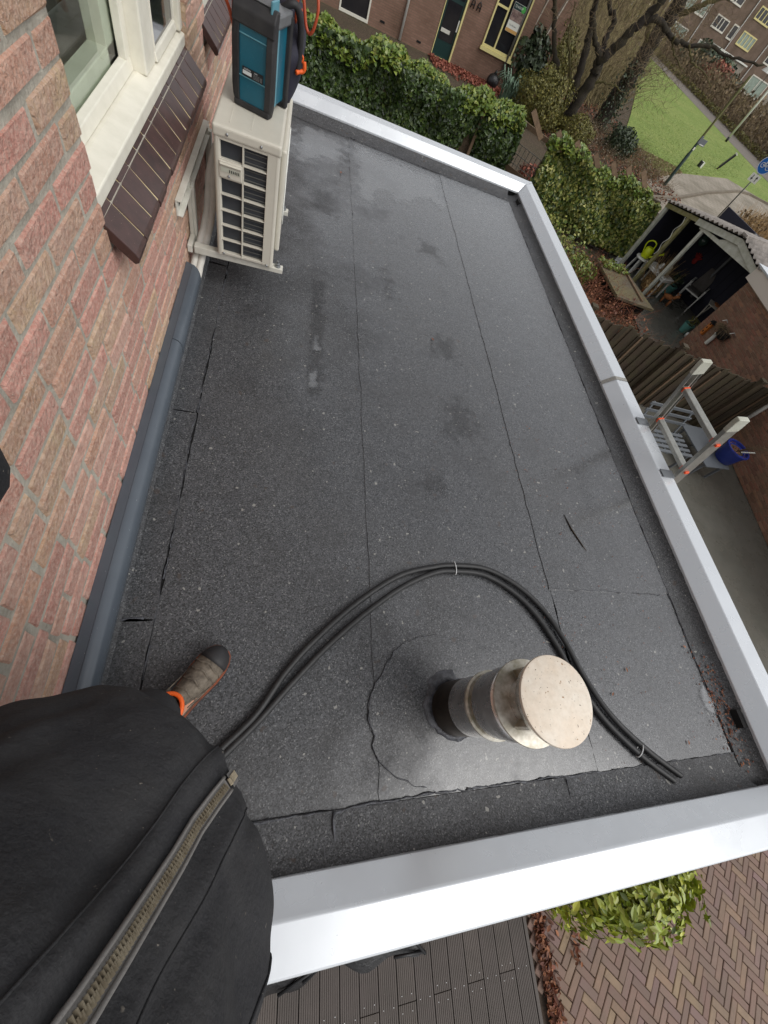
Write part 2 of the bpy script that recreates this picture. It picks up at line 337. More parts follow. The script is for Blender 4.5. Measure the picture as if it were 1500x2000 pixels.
def brick_far(name, a, b, mo, sc):   # far brickwork: courses as relief and colour
    m = bpy.data.materials.new(name); m.use_nodes = True; t = m.node_tree; N = t.nodes; L = t.links; bs = N['Principled BSDF']; bs.inputs['Roughness'].default_value = .9
    g = N.new('ShaderNodeNewGeometry'); sep = N.new('ShaderNodeSeparateXYZ'); L.new(g.outputs['Position'], sep.inputs[0])
    cb = N.new('ShaderNodeCombineXYZ'); ad = N.new('ShaderNodeMath'); L.new(sep.outputs[0], ad.inputs[0]); L.new(sep.outputs[1], ad.inputs[1])
    L.new(ad.outputs[0], cb.inputs[0]); L.new(sep.outputs[2], cb.inputs[1])
    br = N.new('ShaderNodeTexBrick'); L.new(cb.outputs[0], br.inputs['Vector']); br.inputs['Scale'].default_value = 1
    br.inputs['Brick Width'].default_value = .22; br.inputs['Row Height'].default_value = .0625; br.inputs['Mortar Size'].default_value = .006
    br.inputs['Color1'].default_value = (*a,1); br.inputs['Color2'].default_value = (*b,1); br.inputs['Mortar'].default_value = (*mo,1); br.inputs['Bias'].default_value = -.1
    nz = N.new('ShaderNodeTexNoise'); nz.inputs['Scale'].default_value = .9; nz.inputs['Detail'].default_value = 5; L.new(g.outputs['Position'], nz.inputs['Vector'])
    mx = N.new('ShaderNodeMix'); mx.data_type = 'RGBA'; mx.blend_type = 'MULTIPLY'; mx.inputs[0].default_value = .8
    cr = N.new('ShaderNodeValToRGB'); cr.color_ramp.elements[0].position = .3; cr.color_ramp.elements[0].color = (.62,.6,.52,1); cr.color_ramp.elements[1].position = .62; cr.color_ramp.elements[1].color = (1.1,1.08,1.05,1)
    L.new(nz.outputs[0], cr.inputs[0]); L.new(br.outputs['Color'], mx.inputs[6]); L.new(cr.outputs[0], mx.inputs[7]); L.new(mx.outputs[2], bs.inputs['Base Color'])
    bp = N.new('ShaderNodeBump'); bp.inputs['Strength'].default_value = .6; bp.inputs['Distance'].default_value = .006; bp.invert = True; L.new(br.outputs['Fac'], bp.inputs['Height']); L.new(bp.outputs[0], bs.inputs['Normal'])
    return m
M['wall_far'] = brick_far('far_brickwork', srgb(134,104,90), srgb(120,92,78), srgb(108,94,80), 1)
M['wall_row'] = brick_far('row_house_brickwork', srgb(118,98,84), srgb(106,90,78), srgb(118,106,94), 1)
M['wall_ext'] = brick_far('extension_brickwork', srgb(140,92,78), srgb(150,104,86), srgb(140,128,110), 1)

# wet roofing felt: granules, film of water that makes some areas glossy
def felt():
    m = M['bitumen']; t = m.node_tree; N = t.nodes; L = t.links; b = N['Principled BSDF']
    g = N.new('ShaderNodeNewGeometry'); P = g.outputs['Position']
    def nz(sc, d=3, r=.6, off=0):
        n = N.new('ShaderNodeTexNoise'); n.inputs['Scale'].default_value = sc; n.inputs['Detail'].default_value = d; n.inputs['Roughness'].default_value = r
        L.new(P, n.inputs['Vector']); return n.outputs['Fac']
    def mr(x, a, b_, c=0, d=1):
        r = N.new('ShaderNodeMapRange'); L.new(x, r.inputs[0])
        for i, v in enumerate((a,b_,c,d)): r.inputs[i+1].default_value = v
        return r.outputs[0]
    def mx(f, a, c):
        x = N.new('ShaderNodeMix'); x.data_type = 'RGBA'
        for i, v in ((0,f),(6,a),(7,c)):
            if isinstance(v, (int,float)): x.inputs[i].default_value = v
            elif isinstance(v, tuple): x.inputs[i].default_value = (*v,1)
            else: L.new(v, x.inputs[i])
        return x.outputs[2]
    vo = N.new('ShaderNodeTexVoronoi'); vo.inputs['Scale'].default_value = 260; L.new(P, vo.inputs['Vector'])
    sepc = N.new('ShaderNodeSeparateColor'); L.new(vo.outputs['Color'], sepc.inputs[0])
    gr = mr(sepc.outputs[0], 0, 1)
    c = mx(gr, srgb(26,27,28), srgb(84,85,88))
    c = mx(mr(sepc.outputs[1], .90, .97, 0, .5), c, srgb(140,140,140))
    c = mx(mr(nz(1.4, 5), .45, .66, 0, .25), c, srgb(72,70,68))
    c = mx(mr(nz(4.5, 4), .5, .7, 0, .4), c, srgb(46,45,45))
    c = mx(mr(nz(38, 1.5, .4), .735, .745, 0, .7), c, srgb(150,148,142))
    c = mx(mr(nz(17, 2, .5), .70, .73, 0, .55), c, srgb(66,54,46))
    L.new(c, b.inputs['Base Color'])
    # water film
    sep = N.new('ShaderNodeSeparateXYZ'); L.new(P, sep.inputs[0])
    wx = N.new('ShaderNodeMath'); wx.operation = 'ADD'; L.new(mr(sep.outputs[0], -.1, 1.2, -.13, .20), wx.inputs[0]); wy = N.new('ShaderNodeMath'); wy.operation = 'ADD'; L.new(nz(.9, 6, .65), wy.inputs[0]); L.new(mr(sep.outputs[1], -.3, 1.1, -.10, .03), wy.inputs[1]); L.new(wy.outputs[0], wx.inputs[1])
    wet = mr(wx.outputs[0], .40, .56, 0, 1)
    fine = mr(nz(26, 3), .3, .7, -.08, .08)
    b.inputs['Coat Roughness'].default_value = .2; b.inputs['Coat IOR'].default_value = 1.5
    L.new(mr(wet, 0, 1, .05, 1), b.inputs['Coat Weight'])
    rg = N.new('ShaderNodeMath'); rg.operation = 'ADD'; L.new(mr(wet, 0, 1, .52, .27), rg.inputs[0]); L.new(fine, rg.inputs[1])
    L.new(rg.outputs[0], b.inputs['Roughness'])
    bp = N.new('ShaderNodeBump'); bp.inputs['Distance'].default_value = .0022
    st = mr(wet, 0, 1, .6, .22); L.new(st, bp.inputs['Strength'])
    h = N.new('ShaderNodeMath'); h.operation = 'ADD'; L.new(gr, h.inputs[0]); L.new(nz(60, 4), h.inputs[1]); L.new(h.outputs[0], bp.inputs['Height'])
    L.new(bp.outputs[0], b.inputs['Normal'])
felt()
M['felt_edge'] = M['bitumen'].copy(); M['felt_edge'].name = 'edge_felt'
_b = M['felt_edge'].node_tree.nodes['Principled BSDF']
for _l in list(M['felt_edge'].node_tree.links):
    if _l.to_node == _b and _l.to_socket.name in ('Coat Weight', 'Roughness'): M['felt_edge'].node_tree.links.remove(_l)
_b.inputs['Coat Weight'].default_value = 0; _b.inputs['Roughness'].default_value = .7
def pane_mat():
    m = bpy.data.materials.new('clear_window_glass'); m.use_nodes = True; t = m.node_tree; N = t.nodes; L = t.links
    N.remove(N['Principled BSDF']); o = N['Material Output']
    a = N.new('ShaderNodeBsdfTransparent'); a.inputs[0].default_value = (.86,.9,.87,1); g = N.new('ShaderNodeBsdfGlossy'); g.inputs['Roughness'].default_value = .02
    f = N.new('ShaderNodeFresnel'); f.inputs[0].default_value = 1.5; x = N.new('ShaderNodeMixShader'); gb = N.new('ShaderNodeNewGeometry'); sb = N.new('ShaderNodeMath'); sb.operation = 'SUBTRACT'; sb.inputs[0].default_value = 1; L.new(gb.outputs['Backfacing'], sb.inputs[1]); mu = N.new('ShaderNodeMath'); mu.operation = 'MULTIPLY'; L.new(f.outputs[0], mu.inputs[0]); L.new(sb.outputs[0], mu.inputs[1])
    L.new(mu.outputs[0], x.inputs[0]); L.new(a.outputs[0], x.inputs[1]); L.new(g.outputs[0], x.inputs[2]); L.new(x.outputs[0], o.inputs[0]); return m
M['pane'] = pane_mat()
def overlay_mat(name, gloss):     # thin film of water with painted pale sheen, or a dry dark stain, fading out at its own rim
    m = bpy.data.materials.new(name); m.use_nodes = True; t = m.node_tree; N = t.nodes; L = t.links
    N.remove(N['Principled BSDF']); o = N['Material Output']; a = N.new('ShaderNodeBsdfTransparent'); x = N.new('ShaderNodeMixShader')
    at = N.new('ShaderNodeAttribute'); at.attribute_name = 'rim'; gp = N.new('ShaderNodeNewGeometry'); n = N.new('ShaderNodeTexNoise')
    n.inputs['Scale'].default_value = 7 if gloss else 16; n.inputs['Detail'].default_value = 9; n.inputs['Roughness'].default_value = .7; L.new(gp.outputs['Position'], n.inputs['Vector'])
    ad = N.new('ShaderNodeMath'); ad.operation = 'MULTIPLY_ADD'; L.new(at.outputs['Fac'], ad.inputs[0]); ad.inputs[1].default_value = .34; L.new(n.outputs['Fac'], ad.inputs[2])
    r = N.new('ShaderNodeMapRange'); r.inputs[1].default_value = .56 if gloss else .60; r.inputs[2].default_value = .70 if gloss else .78; L.new(ad.outputs[0], r.inputs[0])
    mu = N.new('ShaderNodeMath'); mu.operation = 'MULTIPLY'; L.new(r.outputs[0], mu.inputs[0])
    if gloss:
        gl = N.new('ShaderNodeBsdfGlossy'); gl.inputs['Roughness'].default_value = .16; pale_sheen = N.new('ShaderNodeBsdfDiffuse'); pale_sheen.inputs['Color'].default_value = (*srgb(146,148,150), 1); f = N.new('ShaderNodeFresnel'); f.inputs[0].default_value = 1.45; g = N.new('ShaderNodeMixShader'); fm = N.new('ShaderNodeMath'); fm.operation = 'MULTIPLY_ADD'; fm.inputs[1].default_value = 1.0; fm.inputs[2].default_value = .35; fm.use_clamp = True; L.new(f.outputs[0], fm.inputs[0]); L.new(fm.outputs[0], g.inputs[0]); L.new(pale_sheen.outputs[0], g.inputs[1]); L.new(gl.outputs[0], g.inputs[2]); mu.inputs[1].default_value = .42  # pale diffuse colour painted in for bright sky reflected by the water
    else:
        g = N.new('ShaderNodeBsdfDiffuse'); g.inputs['Color'].default_value = (*srgb(58,57,57), 1); mu.inputs[1].default_value = .2
    L.new(mu.outputs[0], x.inputs[0]); L.new(a.outputs[0], x.inputs[1]); L.new(g.outputs[0], x.inputs[2]); L.new(x.outputs[0], o.inputs[0]); return m
M['film'] = overlay_mat('water_film_painted_sheen', True); M['stain'] = overlay_mat('dark_stain', False)
# ================================================================== own house: brick wall and windows
WX = -.465
house = thing('brick_house', 'red brick house wall with cream window frame at the left of the flat roof', 'house', (WX, 1.9, -2.6))
def wall_segs(m, x0, x1):
    for y0, y1, z0, z1 in ((-1.2,1.235,-2.6,3.2),(1.235,2.6,-2.6,.79),(1.235,2.6,2.25,3.2),(2.6,3.05,-2.6,3.2),(3.05,4.3,-2.6,.79),(3.05,4.3,2.25,3.2),(4.3,5.6,-2.6,3.2)):
        m.box(x0, x1, y0, y1, z0, z1)
m = MB(); wall_segs(m, WX-.1, WX-.0055); m.build('mortar_wall', M['mortar'], house)
def brick_variants(L, H, D, n, ch=.004):
    out = []
    for k in range(n):
        j = lambda s: rng.uniform(-s, s)
        y, z = L/2, H/2
        back = [V(-D, sy*y, sz*z) for sy, sz in ((-1,-1),(1,-1),(1,1),(-1,1))]
        mid = [V(-.0065+j(.0015), sy*y+j(.003), sz*z+j(.0025)) for sy, sz in ((-1,-1),(1,-1),(1,1),(-1,1))]
        fr = [V(j(.0012), sy*(y-ch-abs(j(.004))), sz*(z-ch*.8-abs(j(.003)))) for sy, sz in ((-1,-1),(1,-1),(1,1),(-1,1))]
        b = MB(); b.add(back+mid+fr, [(i,(i+1)%4,4+(i+1)%4,4+i) for i in range(4)]+[(4+i,4+(i+1)%4,8+(i+1)%4,8+i) for i in range(4)]+[(8,9,10,11)])
        out.append(b)
    return out
bv = brick_variants(1, .0535, .03, 10)          # unit length, scaled per brick
def scaled(vr, L):
    b = MB(); b.v = [(x, y*L if abs(y) > .45 and False else (math.copysign(L/2-(.5-abs(y))*1.0, y)), z) for x, y, z in vr.v]; b.f = vr.f; b.m = vr.m; return b
def lay_bricks(rows, parent, material, toworld, fit, limit=300, D=.03):
    """rows: list of (y0, y1, z, anchor) courses; toworld(y,z)->point for projection"""
    allb = []
    for (y0, y1, z, par) in rows:
        y = y1; first = par
        while y-y0 > .03:
            L = .098 if (first or rng.random() < .08) else rng.uniform(.2, .21); first = False
            L = min(L, y-y0)
            if y-y0-L < .05: L = y-y0
            allb.append((y-L/2, z+rng.uniform(-.002, .002), L)); y -= L+.0135
    sc = []
    for i, (y, z, L) in enumerate(allb):
        q = infront(toworld(y, z), 30)
        sc.append((L/q[2]**2 if q else 0, i))
    keep = {i for s, i in sorted(sc, reverse=True)[:limit] if s > 0}
    cache = {}; rest = MB()
    for i, (y, z, L) in enumerate(allb):
        k = int(rng.integers(0, len(bv))); Lq = round(L, 2)
        if i in keep:
            if (k, Lq) not in cache: cache[(k, Lq)] = scaled(bv[k], Lq).mesh('brick', material)
            o = link('brick', cache[(k, Lq)], parent); o.location = fit(y, z)+V(rng.uniform(-.002,.0012),0,0)
            o.rotation_euler = (rng.normal(0,.010), 0, rng.normal(0,.004))
        else:
            s = scaled(bv[k], L); p = fit(y, z); rest.add([V(*q)+p for q in s.v], s.f)
    if rest.v: tag(rest.build('brickwork', material, parent, local=True), kind='stuff')
rows = []; pit = .0648; z0 = 1.161-.0275
for k in range(-34, 60):
    z = z0-k*pit
    if z < -.05 or z > 3.15: continue
    if z < .70: segs = [(-1.2, 5.6)]
    elif z < .80: segs = [(-1.2, 1.235), (2.62, 3.0), (4.35, 5.6)]
    elif z < 2.25: segs = [(-1.2, 1.235), (2.6, 3.05), (4.3, 5.6)]
    else: segs = [(-1.2, 5.6)]
    for a, b in segs:
        rows.append((a, b, z, (k % 2 == 0)))
hl = Vector(house.location)
lay_bricks(rows, house, M['brick'], lambda y, z: V(WX, y, z), lambda y, z: V(WX, y, z)-hl)
# jamb bricks (reveal) of the right side of the window, rough end faces
m = MB()
for k in range(24):
    z = .83+k*pit
    m.box(-.56, WX-.004, 2.603+rng.uniform(-.006,.003), 2.66, z-.026, z+.026)
m.build('reveal_brickwork', M['brick'], house)

def window_unit(y0, y1, mull, nsill, ysill, parent, seen=True):
    # bottom rail, side posts, head
    fr = MB()
    fr.extrude([(-.478,0,.800),(-.478,0,.836),(-.535,0,.850),(-.60,0,.852),(-.60,0,.800)], (0,y0,0), (0,y1,0))
    wf = fr.build('window_frame', M['white_wood'], parent, bevel=.004)
    po = MB()
    for a, b, xf in ((y0, y0+.06, -.50), (y1-.045, y1, -.485), (mull-.04, mull+.10, -.505)):
        po.box(-.60, xf, a, b, .846, 2.25)
    po.box(-.61, -.475, y0, y1, 2.19, 2.25)
    po.build('window_post', M['white_wood'], parent, bevel=.005)
    # fixed pane with its glazing bead, opening light on the right
    s = MB()
    a, b = y0+.06, mull-.04
    s.extrude([(-.545,0,.852),(-.552,0,.885),(-.575,0,.889),(-.575,0,.852)], (0,a,0), (0,b,0))
    s.box(-.575, -.55, b-.05, b, .885, 2.19); s.box(-.575, -.55, a, a+.04, .885, 2.19)
    s.box(-.64, -.585, b-.11, b, .852, 2.19); s.box(-.64, -.585, a, b, .852, .92)
    sh = s.build('glazing_bead', M['white_wood'], parent, bevel=.003)
    p = MB(); p.box(-.584, -.578, a, b, .87, 2.19); p.build('pane', M['pane'], parent)
    a, b = mull+.10, y1-.045
    s = MB()
    s.box(-.56, -.503, a+.001, a+.014, .85, 2.19); s.box(-.56, -.503, b-.014, b-.001, .85, 2.19); s.extrude([(-.497,0,.848),(-.503,0,.875),(-.56,0,.88),(-.56,0,.848)], (0,a,0), (0,b,0))
    s.build('window_sash', M['white_wood'], parent, bevel=.004)
    p = MB(); p.box(-.53, -.512, a+.012, b-.012, .872, 2.19); p.build('pane', M['glass'], parent)
    # sloping glazed sill tiles
    dirx, dirz = -.395+.478, .712-.797
    vs = []
    for i in range(nsill):
        ya = ysill+i*.1062
        t = MB()
        x0, zt0, x1, zt1 = -.482, .800+rng.uniform(-.0012,.0012), -.398+rng.uniform(-.002,.002), .716+rng.uniform(-.0015,.0015)
        prof = [(x0,0,zt0),(x1-.006,0,zt1+.006),(x1+.001,0,zt1-.004),(x1-.002,0,zt1-.020),(x1-.014,0,zt1-.026),(x0-.01,0,zt0-.035)]
        t.extrude(prof, (0,ya+.003,0), (0,ya+.1032,0))
        t.build('sill_tile', M['tile'], parent, bevel=.003)
    j = MB(); j.extrude([(-.486,0,.7982),(-.4035,0,.7182),(-.408,0,.700),(-.49,0,.77)], (0,ysill+.006,0), (0,ysill+nsill*.1062-.006,0))
    j.build('sill_joint', M['joint'], parent)
window_unit(1.235, 2.6, 2.07, 13, 1.225, house)
window_unit(3.05, 4.3, 3.75, 13, 3.0, house)
# room behind the windows: floor, back left open for sky light, sill board, curtain
m = MB(); m.box(-3.2,-.62,.35,.4,-.2,2.6); m.box(-3.2,-.62,5.2,5.25,-.2,2.6); m.box(-3.2,-.62,.4,5.2,-.25,-.2); m.box(-3.2,-.62,.4,5.2,2.6,2.65)
m.build('room_lining', M['roomwall'], house)
m = MB(); m.box(-.68,-.60,1.2,2.62,.80,.838); m.box(-.68,-.60,3.0,4.32,.80,.838); m.build('inner_sill', M['white_wood'], house, bevel=.004)
c = MB()
for (ya, yb) in ((1.75, 2.35), (2.95, 3.1), (3.3, 4.25)):
    pr = []
    n = int((yb-ya)/.02)
    top = [V(-1.2+.022*math.sin(i*.02*2*PI/.11), ya+i*.02, 0) for i in range(n+1)]
    vs = [V(q.x,q.y,z) for z in (-.15, 2.3) for q in top]; c.add(vs, [(i,i+1,n+1+i+1,n+1+i) for i in range(n)])
c.build('curtain', M['curtain'], house, smooth=True)
m = MB(); m.box(-1.02,-.74,2.28,2.92,-.19,.72)
wb = m.build('white_cabinet', M['whiteplastic'], None, bevel=.03, seg=4)
tag(wb, 'white cabinet with rounded edges standing in the room behind the window pane', 'cabinet')
m = MB(); m.box(-.98,-.78,2.277,2.2795,-.1,.60); m.build('end_panel', M['greyplastic'], wb)

# ================================================================== flat roof extension
ext = thing('flat_roof_extension', 'single storey extension with dark grey felt roof and shiny aluminium edge trim', 'flat roof', (1.0, 2.3, -2.6))
m = MB(); m.box(WX+.002, 2.46, -.50, 5.04, -2.6, -.06); m.build('brick_wall', M['wall_ext'], ext)
m = MB(); m.box(WX+.002, 2.47, -.51, 5.05, -.058, -.004); m.box(2.38,2.50,-.54,5.07,-.058,.066); m.box(WX+.002,2.38,-.54,-.41,-.058,.066); m.box(WX+.002,2.38,4.94,5.07,-.058,.066)
m.build('roof_board', M['darkvoid'], ext)
def wob(a, b, amp, step=.03):
    a = V(*a); b = V(*b); n = max(int((b-a).length/step), 2); d = (b-a).normalized(); nn = V(-d.y, d.x, 0); out = []; w = 0
    for i in range(n):
        w = w*.7+rng.normal(0, amp*.6); out.append(a+(b-a)*(i/n)+nn*w)
    return out
def sheet(x0, x1, y0, y1, z0, z1, amp=.003):
    P = wob((x0,y0,0),(x1,y0,0),amp)+wob((x1,y0,0),(x1,y1,0),amp)+wob((x1,y1,0),(x0,y1,0),amp)+wob((x0,y1,0),(x0,y0,0),amp)
    q = MB(); q.prism([(p.x,p.y) for p in P], z0, z1); return q.build('roof_sheet', M['bitumen'], ext)
sheet(-.2995, .49, -.262, 4.96, -.004, .002, .0028)
sheet(.482, 1.43, -.262, 4.9, -.004, .0055)
sheet(1.418, 2.24, .505, 4.85, -.004, .009)
sheet(1.422, 2.24, -.262, .515, -.004, .0055)
for a, b in ((-.45,.345),(.34,1.275),(1.268,2.4),(2.39,3.6),(3.59,4.95)): sheet(-.462, -.3045, a, b, -.002, .0085, .0032)
def edge_strip(fr, to, inward, prof, amp=.004):
    fr = V(*fr); to = V(*to); n = max(int((to-fr).length/.04), 2); inw = V(*inward); q = MB(); rings = []; w = 0
    for i in range(n+1):
        w = w*.7+rng.normal(0, amp*.7); p = fr+(to-fr)*(i/n)
        rings.append([p+inw*(d+(w if k <= 1 else 0))+V(0,0,z+(rng.normal(0,.0012) if k > 1 else 0)) for k, (d, z) in enumerate(prof)])
    q.loft(rings, cap=True); return q.build('edge_felt', M['felt_edge'], ext, auto=50)
PR = [(.119,.001),(.117,.0105),(.075,.013),(.040,.024),(.020,.045),(.008,.064),(.004,-.003)]
for a, b in ((-.43,.9),(.895,2.12),(2.115,3.25),(3.245,4.1),(4.095,4.93)): edge_strip((2.362,a,0),(2.362,b,0),(-1,0,0),PR)
for a, b in ((-.46,.325),(.32,1.255),(1.25,2.24)): edge_strip((a,-.402,0),(b,-.402,0),(0,1,0),[(d*1.19,z) for d,z in PR][::-1])
for a, b in ((-.46,.55),(.545,1.45),(1.445,2.24)): edge_strip((a,4.935,0),(b,4.935,0),(0,-1,0),[(d*1.25,z) for d,z in PR])
P = [(.79+(.315+.03*math.cos(2*t-.9)+.006*math.sin(9*t)+rng.normal(0,.004))*math.cos(t), .005+(.30+.03*math.cos(2*t+.6)+rng.normal(0,.004))*math.sin(t)) for t in np.linspace(0, 2*PI, 60, endpoint=False)]
P = [(x, max(y, -.255)) for x, y in P]
q = MB(); q.prism(P, .0, .0105); q.build('roof_patch', M['bitumen'], ext)
# bitumen that oozed out of the seams
def bead(path, z, r0, r1, gap=0.0, name='seam_bead'):
    q = MB(); pts = []
    for a, b in zip(path[:-1], path[1:]): pts += wob((*a,z),(*b,z), .0035, .02)
    seg = []; 
    for p in pts:
        if rng.random() < gap and len(seg) > 3:
            q.tube(seg, [max(rng.uniform(r0*.5,r1),.0007)*.7 for _ in seg], 6); seg = []
        else: seg.append(p+V(0,0,rng.uniform(-.0015,.0005)))
    if len(seg) > 2: q.tube(seg, [rng.uniform(r0*.5,r1)*.7 for _ in seg], 6)
    return q
B = [bead([(.02,-.262),(.32,-.265),(.6,-.258),(1.0,-.258),(1.5,-.262)], .010, .003, .0085, .03), bead([(1.5,-.262),(2.28,-.262)], .009, .001, .004, .1),
     bead([(.325,-.265),(.322,-.395)], .016, .004, .008), bead([(1.25,-.27),(1.245,-.39)], .016, .003, .007),
     bead([(-.303,.15),(-.303,.345)], .0065, .001, .006, .3), bead([(-.303,.345),(-.303,.9),(-.303,1.3),(-.303,2.4)], .0065, .001, .006, .3), bead([(-.45,.343),(-.312,.341)], .0105, .004, .008), bead([(-.45,1.27),(-.33,1.27)], .0095, .002, .005),
     bead([(2.241,-.1),(2.241,1.3)], .008, .001, .004, .25), bead([(2.241,1.3),(2.241,4.75)], .009, .001, .004, .25),
     bead([(1.42,.51),(1.8,.507),(2.235,.50)], .0095, .0015, .0045, .03), bead([(.5,4.8),(1.0,4.79),(1.5,4.78),(2.2,4.79)], .0125, .0015, .004, .06),
     bead([(.487,-.25),(.487,4.7)], .0035, .0003, .0010, .12), bead([(1.426,.55),(1.426,4.7)], .006, .0004, .0011, .12)]
for yy in (.9, 2.117, 3.25, 4.1): B.append(bead([(2.24,yy),(2.35,yy+.01)], .017, .0008, .002, .08))
B.append(bead([(x,y) for x,y in P[22:50]], .0105, .0015, .0045, .02)); B.append(bead([(x,y) for x,y in P[:22]], .0105, .0006, .002, .05))
allb = MB()
for b_ in B: allb.add(b_.v, b_.f)
tag(allb.build('seam_bitumen', M['bead'], ext, smooth=True), kind='stuff')
# oozed collar round the flue
q = MB(); rings = []
for i in range(48):
    t = 2*PI*i/48; r = .112+.018*max(0,math.sin(2.2*t+1.2))*rng.uniform(.5,1.2)+rng.uniform(0,.008)+(.028 if 1.4 < t < 2.4 else 0)
    c0 = V(.80,.008,0); d = V(math.cos(t), math.sin(t), 0)
    rings.append([c0+d*.094+V(0,0,.009), c0+d*.097+V(0,0,.02+rng.uniform(0,.006)), c0+d*(r*.5+.05)+V(0,0,.0145), c0+d*(r-.006)+V(0,0,.0125), c0+d*r+V(0,0,.009)])
rings.append(rings[0]); q.loft(rings, cap=False); q.build('bitumen_collar', M['bead'], ext, smooth=True)
# edge trim: sloped inner face, flat top, outer drop; mitred corners
TP = [(0,.054),(0,.070),(.006,.076),(.066,.134),(.072,.138),(.172,.142),(.179,.138),(.181,.02),(.178,-.07),(.170,-.07),(.168,.05),(.08,.06)]
IX, IY0, IY1 = 2.35, -.388, 4.915
def trim(pa, pb, na, nb, zt=0):   # pa/pb: inner corner points, na/nb: outward offset directions (mitre)
    q = MB(); ra = [V(pa[0]+na[0]*d, pa[1]+na[1]*d, z+zt) for d, z in TP]; rb = [V(pb[0]+nb[0]*d, pb[1]+nb[1]*d, z+zt) for d, z in TP]
    q.loft([ra, rb]); return q.build('roof_trim', M['trim'], ext, bevel=.0025)
e = .0015
trim((WX+.004,IY0), (IX-e,IY0), (0,-1), (1,-1))
trim((IX,IY0+e), (IX,2.108), (1,-1), (1,0)); trim((IX,2.112), (IX,IY1-e), (1,0), (1,1))
trim((IX-e,IY1), (WX+.004,IY1), (1,1), (0,1))
q = MB()
for s in (0,):
    ra = [V(IX-.0025+d*1.0, 2.085, z+.003) for d, z in TP[1:7]]; rb = [V(IX-.0025+d, 2.118, z+.003) for d, z in TP[1:7]]
    q.add(ra+rb, [(i,i+1,7+i,6+i) for i in range(5)])
q.build('trim_joint', M['trim_joint'], ext)
# corner cover pieces
for (yy, sgn) in ((IY1, 1), (IY0, -1)):
    q = MB(); ra = []; rb = []; 
    A = [V(IX-.001+d+.0, yy+sgn*(d-.03) if False else yy-sgn*.03+sgn*0, z+.002) for d, z in TP[1:7]]
    mid = [V(IX-.001+d, yy+sgn*(d-.001), z+.0025) for d, z in TP[1:8]]
    side = [V(IX-.001+d, yy+sgn*(d-.001)-sgn*.018, z+.0025) for d, z in TP[1:8]]
    oth = [V(IX-.001+d-.018, yy+sgn*(d-.001), z+.0025) for d, z in TP[1:8]]
    q.add(side+mid+oth, [(i,i+1,8+i,7+i) for i in range(6)]+[(7+i,8+i,15+i,14+i) for i in range(6)])
    q.build('trim_corner', M['trim'], ext)
# outlets through the upstand
m = MB(); m.box(2.318, 2.36, -.165, -.085, .012, .056); m.build('roof_outlet', M['darkvoid'], ext)
m = MB(); m.box(2.322, 2.362, 4.72, 4.80, .014, .056); m.build('roof_outlet', M['darkvoid'], ext)
m = MB()
for yy in (-.125, 4.76):
    for k in range(2): m.extrude([(2.30,0,.016),(2.345,0,.03),(2.345,0,.034),(2.30,0,.02)], (0,yy-.06+k*.105,0), (0,yy-.045+k*.105,0))
m.build('outlet_flange', M['bead'], ext)

# water standing on the felt
def puddle(pts, z, soft=.12, step=.03, mt='film', name='puddle'):
    P = np.array(pts, float); x0, y0 = P.min(0)-step; x1, y1 = P.max(0)+step
    nx, ny = max(int((x1-x0)/step), 3), max(int((y1-y0)/step), 3); X, Y = np.meshgrid(np.linspace(x0,x1,nx+1), np.linspace(y0,y1,ny+1), indexing='ij')
    ins = np.zeros(X.shape, bool); dist = np.full(X.shape, 9.)
    for (ax, ay), (bx, by) in zip(P, np.roll(P, -1, 0)):
        c = ((ay > Y) != (by > Y)) & (X < (bx-ax)*(Y-ay)/(by-ay+1e-12)+ax); ins ^= c
        t = np.clip(((X-ax)*(bx-ax)+(Y-ay)*(by-ay))/((bx-ax)**2+(by-ay)**2), 0, 1); dist = np.minimum(dist, np.hypot(X-ax-t*(bx-ax), Y-ay-t*(by-ay)))
    w = np.where(ins, np.clip(dist/soft, 0, 1), 0)
    q = MB(); q.add([(X[i,j],Y[i,j],z) for i in range(nx+1) for j in range(ny+1)], [(i*(ny+1)+j,(i+1)*(ny+1)+j,(i+1)*(ny+1)+j+1,i*(ny+1)+j+1) for i in range(nx) for j in range(ny) if max(w[i,j],w[i+1,j],w[i,j+1],w[i+1,j+1]) > 0])
    me = q.mesh(name, M[mt]); at = me.attributes.new('rim', 'FLOAT', 'POINT'); at.data.foreach_set('value', w.reshape(-1).astype(np.float32))
    return tag(link(name, me), kind='structure')
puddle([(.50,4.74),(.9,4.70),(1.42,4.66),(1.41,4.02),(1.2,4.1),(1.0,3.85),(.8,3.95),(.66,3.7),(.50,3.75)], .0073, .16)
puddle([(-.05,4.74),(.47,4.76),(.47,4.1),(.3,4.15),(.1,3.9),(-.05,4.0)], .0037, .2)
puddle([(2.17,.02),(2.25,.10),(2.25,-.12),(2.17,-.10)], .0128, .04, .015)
puddle([(.16,1.5),(.29,1.5),(.30,2.55),(.17,2.52)], .0035, .05, .02, 'stain', 'damp_stain')
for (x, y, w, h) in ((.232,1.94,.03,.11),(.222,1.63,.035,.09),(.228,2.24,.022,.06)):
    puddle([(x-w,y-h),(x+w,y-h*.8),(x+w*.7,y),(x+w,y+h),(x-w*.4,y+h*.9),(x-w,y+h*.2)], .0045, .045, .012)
for pts in ([(.6,2.5),(.85,2.45),(.8,2.9),(.62,2.95)],[(.9,2.0),(1.25,1.95),(1.2,2.35),(.95,2.3)],[(.7,.95),(.95,.9),(1.0,1.15),(.75,1.2)],[(.1,3.3),(.42,3.25),(.4,3.8),(.12,3.7)],[(.9,1.3),(1.3,1.35),(1.2,1.8),(.95,1.7)],[(.95,3.2),(1.3,3.1),(1.25,3.45),(1.0,3.5)]):
    puddle(pts, .0078 if pts[0][0] > .5 else .0042, .14, .03, 'stain', 'damp_stain')

